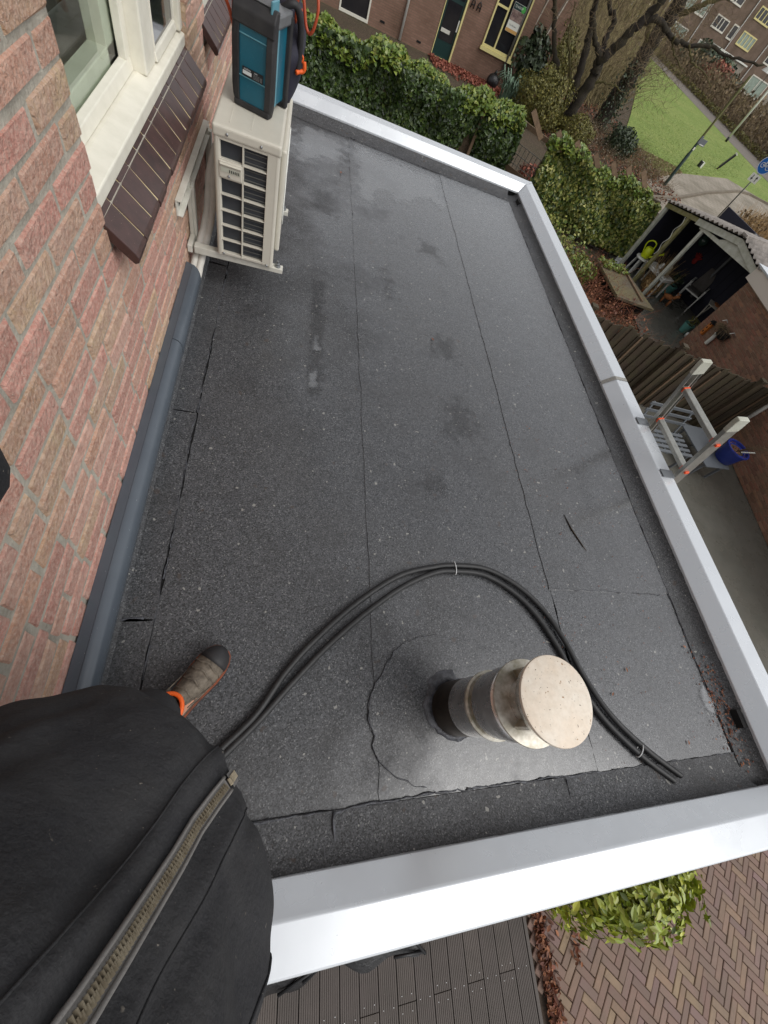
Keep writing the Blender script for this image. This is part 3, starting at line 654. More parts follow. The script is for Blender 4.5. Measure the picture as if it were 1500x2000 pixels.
# ================================================================== cable duct along the wall
duct = thing('cable_duct', 'dark grey plastic pipe duct running along the foot of the brick wall', 'duct', (-.43, 1.0, .03))
CV = [(-.432,.1535),(-.424,.153),(-.408,.146),(-.398,.130),(-.394,.108),(-.395,.082),(-.400,.062),(-.412,.046),(-.432,.040)]
def duct_piece(name, prof, ya, yb, slant=0):
    q = MB(); k = len(prof)
    a = [V(x,ya,z) for x, z in prof]; b = [V(x, yb+slant*(WX-x)*-1, z) for x, z in prof]
    q.loft([a, b]); return q.build(name, M['duct'], duct, auto=35)
duct_piece('duct_base', [(-.464,.150),(-.433,.1525),(-.433,.040),(-.464,.038)][::1], -.6, 2.13, -.6)
duct_piece('duct_cover', CV+[(-.4318,.06)], -.6, 1.548, 0); duct_piece('duct_cover', [(x+.0012 if x > -.43 else x, z+.0008) for x, z in CV]+[(-.4318,.06)], 1.552, 2.13, -.6)
m = MB(); m.extrude([(-.463,0,.002),(-.40,0,.010),(-.425,0,.042),(-.463,0,.05)], (0,-.6,0), (0,4.9,0)); m.build('felt_upstand', M['bitumen'], ext)

# ================================================================== outdoor unit of the air conditioner
ac = thing('air_conditioner', 'cream outdoor air conditioner unit hung on brackets beside the brick wall', 'air conditioner', (-.18, 2.5, .2))
X0, X1, Y0, Y1, Z0, Z1 = -.316, -.046, 2.15, 2.93, .215, .745
m = MB(); m.box(X0+.004, X1-.004, Y0+.03, Y1, Z0+.004, Z1-.04); m.build('casing', M['cream'], ac, bevel=.012, seg=3)
m = MB(); m.box(X0-.004, X1+.004, Y0-.004, Y1+.004, Z1-.042, Z1); m.build('lid', M['cream'], ac, bevel=.011, seg=3)
m = MB()
for k in range(2): m.box(-.26+k*.085, -.255+k*.085, 2.2, 2.9, Z1-.0005, Z1+.0012)
m.build('lid_rib', M['cream'], ac)
# side grille facing the camera
cols_ = ((X0+.021, X0+.113), (X0+.124, X0+.214)); rz = [.696-.0665*i for i in range(8)]
m = MB(); ya, yb = Y0, Y0+.032
m.box(X0+.012, X0+.021, ya, yb, Z0+.01, Z1-.04); m.box(X0+.114, X0+.121, ya, yb, Z0+.01, Z1-.04); m.box(X0+.217, X1-.014, ya, yb, Z0+.01, Z1-.04)
m.box(X0+.021, X0+.217, ya+.001, yb, Z0+.01, rz[7]+.006); m.box(X0+.021, X0+.217, ya+.001, yb, rz[0], Z1-.04)
for i in range(1, 7): m.box(X0+.021, X0+.114, ya+.002, yb-.01, rz[i]-.0028, rz[i]+.0028); m.box(X0+.121, X0+.217, ya+.002, yb-.01, rz[i]-.0028, rz[i]+.0028)
m.build('side_grille', M['cream'], ac, bevel=.0014)
m = MB(); m.lathe([(.014,0),(.014,.5)], 12, (X0+.0135, Y0+.0135, Z0+.006)); m.lathe([(.0145,0),(.0145,.5)], 12, (X1-.0135, Y0+.0135, Z0+.006)); m.build('corner_post', M['cream'], ac, auto=40)
m = MB(); m.box(X0+.015, X0+.22, Y0+.022, Y0+.028, Z0+.02, Z1-.045); m.build('coil', M['coil'], ac)
m = MB()
for i in range(7):
    for k in range(3):
        zz = rz[i]-.016-k*.019; m.tube([(X0+.12,Y0+.0185,zz),(X0+.219,Y0+.0185,zz)], .0022, 6)
m.build('coil_tube', M['coiltube'], ac)
hp = MB(); hp.box(X0+.019, X0+.115, Y0-.004, Y0+.02, rz[2]+.002, rz[1]-.002); hpo = hp.build('handle_plate', M['cream'], ac, bevel=.004)
m = MB(); m.box(X0+.028, X0+.107, Y0-.006, Y0-.0035, rz[2]+.026, rz[1]-.016); m.build('grip_recess', M['shedwhite'], hpo)
m = MB(); m.hexa([V(X0+.026,Y0-.006,rz[1]-.022),V(X0+.109,Y0-.006,rz[1]-.022),V(X0+.109,Y0-.003,rz[1]-.022),V(X0+.026,Y0-.003,rz[1]-.022),V(X0+.024,Y0-.012,rz[1]-.012),V(X0+.111,Y0-.012,rz[1]-.012),V(X0+.111,Y0-.003,rz[1]-.008),V(X0+.024,Y0-.003,rz[1]-.008)]); m.build('grip_hood', M['cream'], hpo, bevel=.001)
m = MB()
for k in range(6): m.box(X0+.062+k*.0075, X0+.0655+k*.0075, Y0-.0072, Y0-.0055, rz[2]+.029, rz[2]+.039)
m.build('grip_slot', M['darkvoid'], hpo)
m = MB()
for x, z in ((X0+.055,.722),(X0+.19,.722),(X0+.03,Z0+.02),(X1-.03,Z0+.015),(X0+.06,rz[2]+.014)):
    m.lathe([(.0055,0),(.0055,.002),(.003,.004),(.0,.0042)], 10, (x, Y0-.0045 if z < .7 else Y0-.005, z), 0, Matrix.Rotation(PI/2, 4, 'X').to_3x3())
m.build('screw', M['galv'], ac, smooth=True)
m = MB(); m.box(X1-.002, X1+.024, Y0+.12, Y1-.05, Z0+.03, Z1-.055); fg = m.build('fan_grille', M['cream'], ac, bevel=.01, seg=3)
m = MB()
for r in (.05,.09,.13,.17,.2): m.tube([(X1+.026, 2.54+r*math.cos(t), .475+r*math.sin(t)) for t in np.linspace(0,2*PI,33)], .0025, 5, cap=False)
for t in np.linspace(0,PI,7)[:-1]: m.tube([(X1+.027, 2.54-.2*math.cos(t), .475-.2*math.sin(t)),(X1+.027, 2.54+.2*math.cos(t), .475+.2*math.sin(t))], .0022, 5)
m.build('fan_guard', M['whiteplastic'], fg)
# wall brackets
br = thing('wall_bracket', 'white painted steel bracket carrying the air conditioner, rail bolted to the brick wall', 'bracket', (-.44, 2.4, .3))
m = MB()
m.box(-.464, -.456, 2.03, 2.86, .415, .475); m.box(-.464, -.437, 2.03, 2.86, .471, .476); m.box(-.464, -.437, 2.03, 2.86, .412, .417)
m.build('wall_rail', M['white_metal'], br, bevel=.0015)
for y in (2.17, 2.76):
    m = MB(); 
    m.box(-.462, -.444, y+.10, y+.15, .17, .445); m.box(-.444, -.430, y+.106, y+.144, .172, .43); m.box(-.462,-.44,y+.0,y+.105,.175,.21); m.build('upright', M['white_metal'], br, bevel=.002)
    m = MB(); m.hexa([V(-.43,y,.178),V(.008,y,.19),V(.008,y+.042,.19),V(-.43,y+.042,.178),V(-.43,y,.213),V(.008,y,.2125),V(.008,y+.042,.2125),V(-.43,y+.042,.213)]); m.build('arm', M['white_metal'], br, bevel=.002)
    m = MB(); m.lathe([(.016,0),(.016,.006),(.012,.008),(.012,.016),(.006,.018),(.006,.03),(0,.031)], 12, (-.02, y+.021, .2125)); m.build('bolt', M['galv'], br, auto=40)
m = MB()
for k in range(9): m.box(-.4562, -.4555, 2.06+k*.09, 2.085+k*.09, .438, .452)
m.build('rail_slot', M['darkvoid'], br)
pp = thing('refrigerant_pipe', 'two white wrapped pipes rising from the grey duct to the air conditioner', 'pipes', (-.42, 2.15, .1))
for o in (0, 1):
    path = catmull([(-.442+.030*o,2.0,.09+.004*o),(-.440+.030*o,2.12,.105),(-.430+.028*o,2.22,.145),(-.402+.026*o,2.29,.235),(-.382+.024*o,2.33,.33),(-.372+.022*o,2.36,.45),(-.35+.02*o,2.42,.54),(-.33,2.52,.57)], 6)
    m = MB(); m.tube(path, [.0175+.0008*math.sin(i*1.3) for i in range(len(path))], 10); m.build('pipe', M['white_pipe'], pp, smooth=True)

# ================================================================== radio and bag on top of the unit
ra = thing('jobsite_radio', 'teal and black rugged jobsite radio standing on the cream air conditioner', 'radio', (-.186, 2.37, Z1+.002), -.29); ra.scale = (1.16, 1.05, 1.03)
w, dp, h = .086, .20, .29            # half width, depth, height; local -y faces the camera
def rb(m, x0,x1,y0,y1,z0,z1): m.box(x0,x1,y0,y1,z0,z1)
m = MB(); m.box(-.058,.058,.012,dp,.02,h-.035); m.build('case', M['teal'], ra, local=True, bevel=.008)
m = MB(); m.hexa([V(-.049,.004,.016),V(.049,.004,.016),V(.049,.03,.016),V(-.049,.03,.016),V(-.05,.0,.235),V(.05,.0,.235),V(.05,.03,.235),V(-.05,.03,.235)]); bp_ = m.build('back_panel', M['teal'], ra, local=True, bevel=.003)
m = MB(); m.box(-.048,.048,-.0005,.003,.0935,.097); m.box(-.048,.048,-.0022,.001,.209,.2125); m.build('panel_crease', M['teal_light'], bp_, local=True, bevel=.001)
for sx in (-1, 1):
    m = MB(); x = sx*.062
    a = [V(x+sx*q, yq, 0) for q, yq in ((-.014,-.006),(.006,-.004),(.0135,.006),(.0135,.032),(.002,.036),(-.014,.030))]
    if sx < 0: a = a[::-1]
    rings = [[V(q.x*.88, q.y+.008, .0) for q in a],[V(q.x*.97, q.y+.002, .03) for q in a],[q+V(0,0,.06) for q in a],[q+V(0,-.003,.2) for q in a],[V(q.x*.97,q.y+.006,.262) for q in a],[V(q.x*.9,q.y+.02,.28) for q in a]]
    m.loft(rings); m.build('bumper', M['rubber'], ra, local=True, bevel=.002)
    m = MB(); m.box(x-.012, x+.012, dp-.02, dp+.006, 0, .275); m.build('bumper', M['rubber'], ra, local=True, bevel=.005)
m = MB(); m.box(-.066,.066,-.004,.03,0,.02); m.box(-.066,.066,dp-.02,dp+.004,0,.02); m.build('foot', M['rubber'], ra, local=True, bevel=.004)
m = MB(); m.extrude([(0,-.007,.232),(0,.03,.232),(0,.05,.30),(0,.022,.302),(0,-.002,.272)][::-1], (-.073,0,0), (.073,0,0)); m.build('top_bumper', M['rubber'], ra, local=True, bevel=.005)
m = MB(); m.box(-.07,.07,.05,dp,h-.04,h+.0); m.build('top_deck', M['greyplastic'], ra, local=True, bevel=.008)
m = MB(); m.extrude([(0,.018,.305),(0,.075,.32),(0,.08,.308),(0,.03,.296)], (-.05,0,0), (.05,0,0)); hd = m.build('handle', M['greyplastic'], ra, local=True, bevel=.004)
m = MB(); m.extrude([(0,.0595,.3185),(0,.083,.3245),(0,.083,.32),(0,.0595,.314)], (-.05,0,0), (.05,0,0)); m.box(-.057,-.05,.012,.08,.29,.322); m.box(.05,.057,.012,.08,.29,.322); m.build('handle_trim', M['teal_light'], hd, local=True, bevel=.002)
m = MB(); m.box(.0585,.0665,.045,.075,.03,.262); m.build('side_trim', M['teal_light'], ra, local=True, bevel=.003)
m = MB(); m.box(-.036,.038,-.0012,.003,.098,.124); lb = m.build('rating_label', M['label_black'], bp_, local=True)
Mt = lambda x, z, y: frame((x, y, z), (1,0,0), (0,0,1))
text('makita', .0095, M['label_white'], Mt(-.018,.1195,-.0018), 'label_print', bp_)
text('DMR', .0055, M['label_white'], Mt(.013,.119,-.0018), 'label_print', bp_)
m = MB(); m.box(-.034,-.003,-.0018,-.0013,.104,.1145); m.build('label_field', M['label_white'], bp_, local=True)
m = MB()
for k in range(4): m.box(.004,.026,-.0018,-.0013,.1015+k*.0038,.1032+k*.0038)
for k in range(2): m.box(.029+k*.004,.0315+k*.004,-.0018,-.0013,.1015,.114)
m.build('label_lines', M['greyplastic'], bp_, local=True)
bg_ = thing('tool_bag', 'dark navy cloth bag with orange straps slumped behind the radio', 'bag', (-.07, 2.68, Z1+.002))
m = MB(); rings = []
for i in range(15):
    t = i/14; z = Z1+.003+t*.30; g = .6+.55*math.sin(min(t*1.9+.35, 2.3)); g *= (1-.45*max(0,t-.55)/.45)
    rings.append([V(-.085+.025*t+(.075*g+.006*math.sin(5*a+9*t))*math.copysign(abs(math.cos(a))**.75, math.cos(a)), 2.70+(.125*g+.009*math.sin(4*a-11*t))*math.copysign(abs(math.sin(a))**.8, math.sin(a)), z+.006*math.sin(3*a+4*t)) for a in np.linspace(0,2*PI,26,endpoint=False)])
m.loft(rings); m.build('bag_body', M['navy'], bg_, smooth=True)
m = MB(); m.tube(catmull([(-.02,2.6,1.05),(-.008,2.58,.99),(-.004,2.60,.93),(.006,2.60,.915),(.002,2.6,.90)],6), .0045, 6)
m.tube(catmull([(.012,2.6,.905),(.016,2.6,.885),(.010,2.6,.874),(-.008,2.59,.870),(-.018,2.58,.866)],5), .0085, 8)
m.build('strap', M['orange'], bg_, smooth=True)
m = MB(); m.tube(catmull([(-.10,2.55,1.03),(-.06,2.545,1.06),(-.03,2.56,1.05),(-.012,2.58,.98),(-.012,2.6,.86)],6), [.014]*25, 6); m.build('shoulder_strap', M['rubber'], bg_, smooth=True)
cb = MB()
cb.tube(catmull([(-.04,2.62,1.0),(-.03,2.62,1.10),(.02,2.60,1.13),(.045,2.58,1.08),(.038,2.58,1.02),(.022,2.59,.995),(.005,2.6,1.01),(-.01,2.61,1.06),(-.03,2.62,1.12)],8), .0062, 8)
cb.tube(catmull([(-.26,2.44,.94),(-.285,2.45,1.0),(-.31,2.42,1.05),(-.30,2.40,1.12),(-.265,2.42,1.13),(-.255,2.45,1.06),(-.285,2.46,1.02),(-.32,2.44,1.04),(-.325,2.43,1.10),(-.28,2.45,1.16)],8), .0062, 8)
cb.tube(catmull([(-.255,2.46,1.10),(-.27,2.47,1.0),(-.262,2.47,.9),(-.262,2.5,.80),(-.24,2.6,.765),(-.16,2.78,.76)],8), .0062, 8)
single(cb, 'extension_cable', M['redcable'], 'red orange cable looped around the radio and the bag', 'cable', smooth=True)

# ================================================================== flue
ch = thing('flue_pipe', 'steel flue pipe with stained round cap rising from the felt roof', 'chimney', (.80,.008,.004))
c0 = (.80,.008,0)
def rev(name, prof, mt): q = MB(); q.lathe(prof, 56, c0); return q.build(name, M[mt], ch, auto=30)
rev('base_pipe', [(.097,.004),(.097,.16)], 'soot'); rev('middle_pipe', [(.0972,.161),(.0972,.292),(.09,.293)], 'steel')
rev('collar', [(.096,.284),(.1055,.290),(.1068,.296),(.1068,.302),(.1,.306),(.096,.306)], 'moss_steel')
rev('lower_band', [(.088,.306),(.088,.326),(.100,.329),(.1005,.333),(.1005,.388)], 'steel')
rev('upper_band', [(.100,.389),(.1055,.392),(.1065,.396),(.1065,.446),(.1055,.450),(.098,.455),(.098,.486)], 'steel')
rev('flange', [(.096,.478),(.117,.481),(.1185,.485),(.117,.489),(.08,.491),(.06,.491)], 'moss_steel')
rev('throat', [(.070,.491),(.072,.525),(.084,.540),(.084,.548)], 'steel')
rev('cap_bowl', [(.078,.548),(.090,.553),(.101,.566),(.108,.590),(.110,.598)], 'steel')
rev('cap_disc', [(.1095,.596),(.1125,.598),(.113,.602),(.1115,.606),(.107,.6075),(.0,.6105)], 'cap')
for t in (.4, 2.3, 4.4): m = MB(); m.box(-.006,.006,.068,.095,.497,.553, 0, Matrix.Translation(V(*c0)) @ Matrix.Rotation(t,4,'Z')); m.build('spacer', M['moss_steel'], ch)

# ================================================================== corrugated pipes on the roof
def corr(path, r, name, parent):
    P = catmull(path, 60); L = 0; pts = [P[0]]; acc = 0; step = .0034
    out = []; cur = P[0]; dist = 0
    cum = [0]
    for a, b in zip(P[:-1], P[1:]): cum.append(cum[-1]+(b-a).length)
    n = int(cum[-1]/step); j = 0
    for i in range(n+1):
        s = i*step
        while j < len(cum)-2 and cum[j+1] < s: j += 1
        f = (s-cum[j])/max(cum[j+1]-cum[j],1e-9); out.append(P[j].lerp(P[j+1], min(f,1)))
    q = MB(); q.tube(out, [r*(1.0 if i % 2 else .86) for i in range(len(out))], 9); return q.build(name, M['hose'], parent, auto=60)
ho = thing('cable_conduit', 'pair of black corrugated conduits tied together in a loose arc on the roof', 'conduit', (.8,.4,.01))
A_ = [(-.33,-.42),(-.18,-.22),(-0.055,-0.078),(0.058,0.03),(0.152,0.163),(0.26,0.277),(0.426,0.418),(0.615,0.536),(0.795,0.587),(0.903,0.598),(1.067,0.589),(1.221,0.511),(1.338,0.401),(1.412,0.259),(1.473,0.101),(1.556,-0.059),(1.699,-0.201),(1.846,-0.314)]
Bp = [(-.34,-.46),(-.19,-.25),(-0.05,-0.10),(0.064,0.006),(0.175,0.124),(0.302,0.248),(0.470,0.383),(0.636,0.492),(0.792,0.559),(0.899,0.571),(1.045,0.560),(1.183,0.487),(1.284,0.384),(1.364,0.239),(1.42,0.092),(1.514,-0.073),(1.661,-0.223),(1.801,-0.328)]
A_ = [(x,y,.021+.004*(k%2)) for k,(x,y) in enumerate(A_)]; Bp = [(x,y,.0215) for x,y in Bp]
corr(A_, .0132, 'conduit', ho); corr(Bp, .0132, 'conduit', ho)
def tie(c, d):
    c = V(*c); d = V(*d).normalized(); x = V(0,0,1); y = d.cross(x).normalized()
    q = MB(); q.tube([c+y*.031*math.cos(t)+x*.0165*math.sin(t) for t in np.linspace(0,2*PI,21)], .0022, 5, cap=False); q.build('cable_tie', M['label_white'], ho, smooth=True)
tie((.893,.585,.022),(1,.02,0)); tie((1.662,-.205,.022),(.75,-.7,0))

# ================================================================== ladder against the roof edge
ld = thing('aluminium_ladder', 'aluminium ladder with orange rung ends leaning on the roof edge', 'ladder', (3.6,1.48,-2.6))
def lp(y, z): return V(2.585-(z-.14)*.40, y, z)
for y in (1.262, 1.695):
    a, b = lp(y,-2.6), lp(y,.62); dr = (b-a).normalized(); nrm = V(0,1,0).cross(dr).normalized()
    m = MB()
    def chan(a, b, w, t): 
        m.bar(a, b, t, w, up=nrm)
    s = 1 if y > 1.5 else -1
    m.bar(a+V(0,s*.012,0), b+V(0,s*.012,0), .003, .064, up=nrm); m.bar(a+nrm*.030, b+nrm*.030, .026, .004, up=nrm); m.bar(a-nrm*.030, b-nrm*.030, .026, .004, up=nrm)
    m.bar(a+nrm*.012, b+nrm*.012, .024, .010, up=nrm); m.build('rail', M['alu'], ld, bevel=.0008, seg=1)
    m = MB(); m.bar(b-dr*.05, b+dr*.02, .030, .072, up=nrm); m.hexa([p for p in [b+dr*.02+V(0,-.015,0)-nrm*.036,b+dr*.02+V(0,.015,0)-nrm*.036,b+dr*.02+V(0,.015,0)+nrm*.036,b+dr*.02+V(0,-.015,0)+nrm*.036, b+dr*.05+V(0,-.015,0)-nrm*.03,b+dr*.05+V(0,.015,0)-nrm*.03,b+dr*.035+V(0,.015,0)+nrm*.036,b+dr*.035+V(0,-.015,0)+nrm*.036]]); m.build('rail_cap', M['shedwhite'], ld, bevel=.004)
z = .205
while z > -2.5:
    a, b = lp(1.262,z), lp(1.695,z); m = MB(); m.bar(a, b, .036, .030, up=V(-.37,0,.93)); m.build('rung', M['alu'], ld, bevel=.004)
    z -= .262
a, b = lp(1.262,.205+.262), lp(1.695,.205+.262); m = MB(); m.bar(a, b, .036, .030, up=V(-.37,0,.93)); m.build('rung', M['alu'], ld, bevel=.004)
for z in (.467, .205, -.057):
    for y, s in ((1.262,-1),(1.695,1)):
        p = lp(y,z); m = MB(); m.bar(p+V(0,s*.013,0), p+V(0,s*.026,0), .026, .018, up=V(-.37,0,.93)); m.bar(p-V(0,s*.014,0), p-V(0,s*.028,0), .039, .033, up=V(-.37,0,.93)); m.build('rung_end', M['orange_cap'], ld, bevel=.003)
for y in (1.262, 1.695):
    m = MB(); m.box(2.428, 2.53, y-.030, y+.030, .1425, .1475); m.build('edge_pad', M['greymetal'], ld, bevel=.002)

# ================================================================== small litter on the roof
def flat_leaf(name, x, y, s, mt, label, group, rz):
    q = MB(); q.add([(0,-.5*s,0),(.22*s,-.1*s,.1*s),(.12*s,.3*s,.06*s),(0,.5*s,.02*s),(-.15*s,.25*s,.09*s),(-.22*s,-.1*s,.05*s)], [(0,1,2,3),(0,3,4,5)])
    o = single(q, name, M[mt], label, 'leaf', group); o.location = (x,y,.0115); o.rotation_euler = (0,0,rz)
for x, y, s, lb in ((1.85,-.31,.03,'brown leaf beside the end of the black conduits'),(2.29,-.25,.026,'orange brown leaf in the front right corner of the roof'),(1.62,.02,.02,'tiny brown leaf between the conduits and the flue cap'),(1.98,-.2,.022,'reddish leaf right of the conduit ends'),(1.75,.12,.024,'pale brown leaf on the felt right of the conduits'),(1.0,2.2,.03,'single orange leaf in the middle of the roof'),(2.2,.22,.022,'dark red leaf near the roof outlet'),(.40,4.05,.04,'brown leaf on the felt near the air conditioner')):
    flat_leaf('fallen_leaf', x, y, s, 'litter', lb, None, random.uniform(0,6))
q = MB(); q.box(-.006,.006,-.022,.022,0,.0015); o = single(q, 'paper_scrap', M['label_white'], 'thin white paper strip on the roof beside the flue', 'scrap'); o.location = (1.235,-.135,.0115); o.rotation_euler = (0,0,.25)
q = MB(); q.tube([(1.66,.95,.012),(1.68,.86,.013),(1.72,.77,.012),(1.74,.73,.012)], [.0015,.004,.003,.001], 6); single(q, 'dark_twig', M['soot'], 'short dark twig on the felt near the right roof seam', 'twig', smooth=True)
q = MB()
for i in range(420):
    big = i < 190
    x = rng.normal(2.28,.035) if big else rng.uniform(1.3,2.3); y = rng.normal(-.08,.12) if big else rng.uniform(-.25,1.6)
    x = min(x, 2.33); s = rng.uniform(.003,.011) if big else rng.uniform(.002,.006); a = rng.uniform(0,6.28); ca, sa = math.cos(a)*s, math.sin(a)*s
    z = .0125+max(0,(x-2.26))*.25
    q.add([(x-ca,y-sa,z),(x+sa*.5,y-ca*.5,z+s*.4),(x+ca,y+sa,z),(x-sa*.5,y+ca*.5,z+s*.3)], [(0,1,2,3)])
tag(q.build('roof_debris', M['litter']), 'brown leaf crumbs and moss washed up by the roof outlet', 'debris', kind='stuff')
# ================================================================== person standing on the roof
pe = thing('person', 'person in dusty black zip coat and worn taupe boots standing on the roof', 'person', (-.14,-.17,.01))
f_ = V(.8,.6,0); s_ = V(-.6,.8,0)
CZ = [(.715,-.016,-.084,.168,.245),(.72,-.008,-.078,.172,.249),(.76,-.003,-.071,.176,.252),(.82,.001,-.066,.179,.253),(.87,-.006,-.071,.177,.251),(.91,-.020,-.084,.172,.246),(.95,-.035,-.100,.167,.240),(1.0,-.046,-.117,.161,.233),(1.05,-.058,-.132,.155,.226),(1.10,-.067,-.142,.150,.220),(1.15,-.076,-.151,.145,.216),(1.20,-.088,-.161,.140,.215),(1.25,-.102,-.170,.135,.214),(1.31,-.130,-.180,.128,.210),(1.37,-.146,-.19,.115,.195),(1.415,-.165,-.20,.096,.155),(1.44,-.18,-.211,.08,.105),(1.465,-.186,-.216,.072,.082),(1.50,-.184,-.214,.074,.08)]
def coatpt(z, th, off=0.0):
    zz = [c[0] for c in CZ]; v = [np.interp(z, zz, [c[i] for c in CZ]) for i in range(1,5)]
    c = V(v[0],v[1],0)-f_*v[2]
    ca, sa = math.cos(th), math.sin(th); ca_ = math.copysign(abs(ca)**.9, ca); sa_ = math.copysign(abs(sa)**.92, sa)
    w = .0035*math.sin(3*th+14*z)*math.sin(9*z+2*th)+.0028*math.sin(11*th-23*z+1.3*math.sin(7*th))+.002*math.sin(31*z+6*math.sin(3*th))
    w += .007*math.exp(-((z-.80-.10*math.sin(th*1.3))/.05)**2)*math.sin(4*th+.6)+.006*math.sin(2.3*th+17*z+2*math.sin(5*z))*math.exp(-((z-.97)/.16)**2)+.004*math.sin(7*th+40*z)*math.exp(-((th-1.1)/.5)**2)
    w *= min(1, abs(th)*5) if abs(th) < .2 else 1
    w += .0055*math.exp(-((th-.125)/.035)**2)+.0045*math.exp(-((th+.135)/.04)**2)-.003*math.exp(-((th-.2)/.05)**2)-.003*math.exp(-((th+.21)/.05)**2)
    d = f_*ca_*(v[2]+w+off)+s_*sa_*(v[3]+w+off)
    return c+d+V(0,0,z)
m = MB(); zs = list(np.linspace(.716, 1.5, 120)); N_ = 220
rings = [[coatpt(z, -PI+2*PI*j/N_) for j in range(N_)] for z in zs]
inner = [[coatpt(z, -PI+2*PI*j/N_, -.008) for j in range(N_)] for z in (.80,.75,.718)]
m.loft(inner+rings, cap=False); coat = m.build('coat', M['coat'], pe, smooth=True)
# sleeves belong to the coat
m = MB(); P = catmull([(-.31,-.07,1.36),(-.325,.0,1.33),(-.305,.11,1.245),(-.264,.207,1.165),(-.215,.13,1.29),(-.15,.035,1.425)], 7)
m.tube(P, [.078-.0009*i+.003*math.sin(i*1.7) for i in range(len(P))][:len(P)] if False else [np.interp(i, [0,14,21,35],[.085,.062,.046,.040])+.002*math.sin(i*1.9) for i in range(len(P))], 16)
m.build('sleeve', M['coat'], coat, smooth=True)
m = MB(); P = catmull([(-.14,-.38,1.36),(-.12,-.43,1.31),(-.11,-.50,1.10),(-.06,-.455,.98),(-.015,-.385,.885)], 7)
m.tube(P, [np.interp(i, [0,14,28],[.085,.062,.048])+.002*math.sin(i*1.9) for i in range(len(P))], 16); m.build('sleeve', M['coat'], coat, smooth=True)
m = MB()
for th in (-.165,.155): m.tube([coatpt(z, th+.006*math.sin(23*z), .0004) for z in np.linspace(.73,1.40,90)], .0014, 5)
m.tube([coatpt(.728, th, .0015) for th in np.linspace(-PI, PI, 90)], .003, 5)
m.tube([coatpt(z, -.95+.5*(z-.75), .001) for z in np.linspace(.75,1.36,40)], .002, 5)
m.build('coat_seam', M['coat'], coat, smooth=True)
def ribbon(m, z0, z1, half, off):
    Z = np.linspace(z0, z1, 60); vs = []
    for z in Z:
        a = coatpt(z, -.001, off); t = s_*half; vs += [a-t, a+t]
    m.add(vs, [(2*i,2*i+1,2*i+3,2*i+2) for i in range(59)])
zt = MB(); ribbon(zt, .872, 1.44, .0105, .0035); ribbon(zt, .80, .858, .010, .004); zt.build('zip_tape', M['ziptape'], coat)
m = MB()
for sd_ in (-1,1): m.tube([coatpt(z, 0, .004)+s_*sd_*.0095 for z in np.linspace(.872,1.44,80)], .0024, 5)
m.build('zip_edge', M['ziptape'], coat, smooth=True)
m = MB()
Z = np.arange(.88, 1.44, .0023)
for i, z in enumerate(Z):
    a = coatpt(z, 0, .0055); t = (coatpt(z+.004,0,.0055)-a).normalized(); sd_ = 1 if i % 2 else -1
    c = a+s_*sd_*.0019; m.bar(c-s_*.0029, c+s_*.0029, .0014, .0026, up=t.cross(s_))
for i, z in enumerate(np.arange(.803,.855,.003)):
    a = coatpt(z, 0, .0055); m.bar(a-s_*.005, a+s_*.005, .0016, .0022)
tag(m.build('zip_teeth', M['brass'], coat), kind='stuff')
m = MB(); a = coatpt(.868,0,.006); m.bar(a+V(0,0,-.007), a+V(0,0,.003), .010, .005, up=f_); m.build('zip_box', M['brass'], coat, bevel=.001)
# hood cord hanging in front
m = MB(); m.tube(catmull([coatpt(1.02,1.28,.002),coatpt(1.0,1.22,.006),coatpt(.985,1.25,.010),coatpt(.99,1.31,.012),coatpt(.975,1.33,.006)],6), [.0055+.002*math.sin(i*2.1) for i in range(25)], 7); m.build('cord_knot', M['ziptape'], coat, smooth=True)
# trousers
m = MB()
def leg(hip, knee, ank):
    P = catmull([hip, (hip+knee)/2+f_*.01, knee+f_*.012, (knee+ank)/2-f_*.008, ank], 6)
    m.tube(P, [np.interp(i/(len(P)-1), [0,.5,.8,1],[.098,.072,.054,.034])+.004*math.sin(i*2.3) for i in range(len(P))], 16)
leg(V(-.225,-.085,.86), V(-.20,.005,.48), V(-.196,.045,.15)); leg(V(-.115,-.27,.86), V(-.115,-.32,.48), V(-.13,-.372,.15))
m.loft([[V(-.165,-.19,z)+f_*math.cos(t)*a*.72+s_*math.sin(t)*a for t in np.linspace(0,2*PI,20,endpoint=False)] for z, a in ((.74,.13),(.82,.19),(.92,.19),(1.0,.175))])
m.build('trousers', M['coat'], pe, smooth=True)
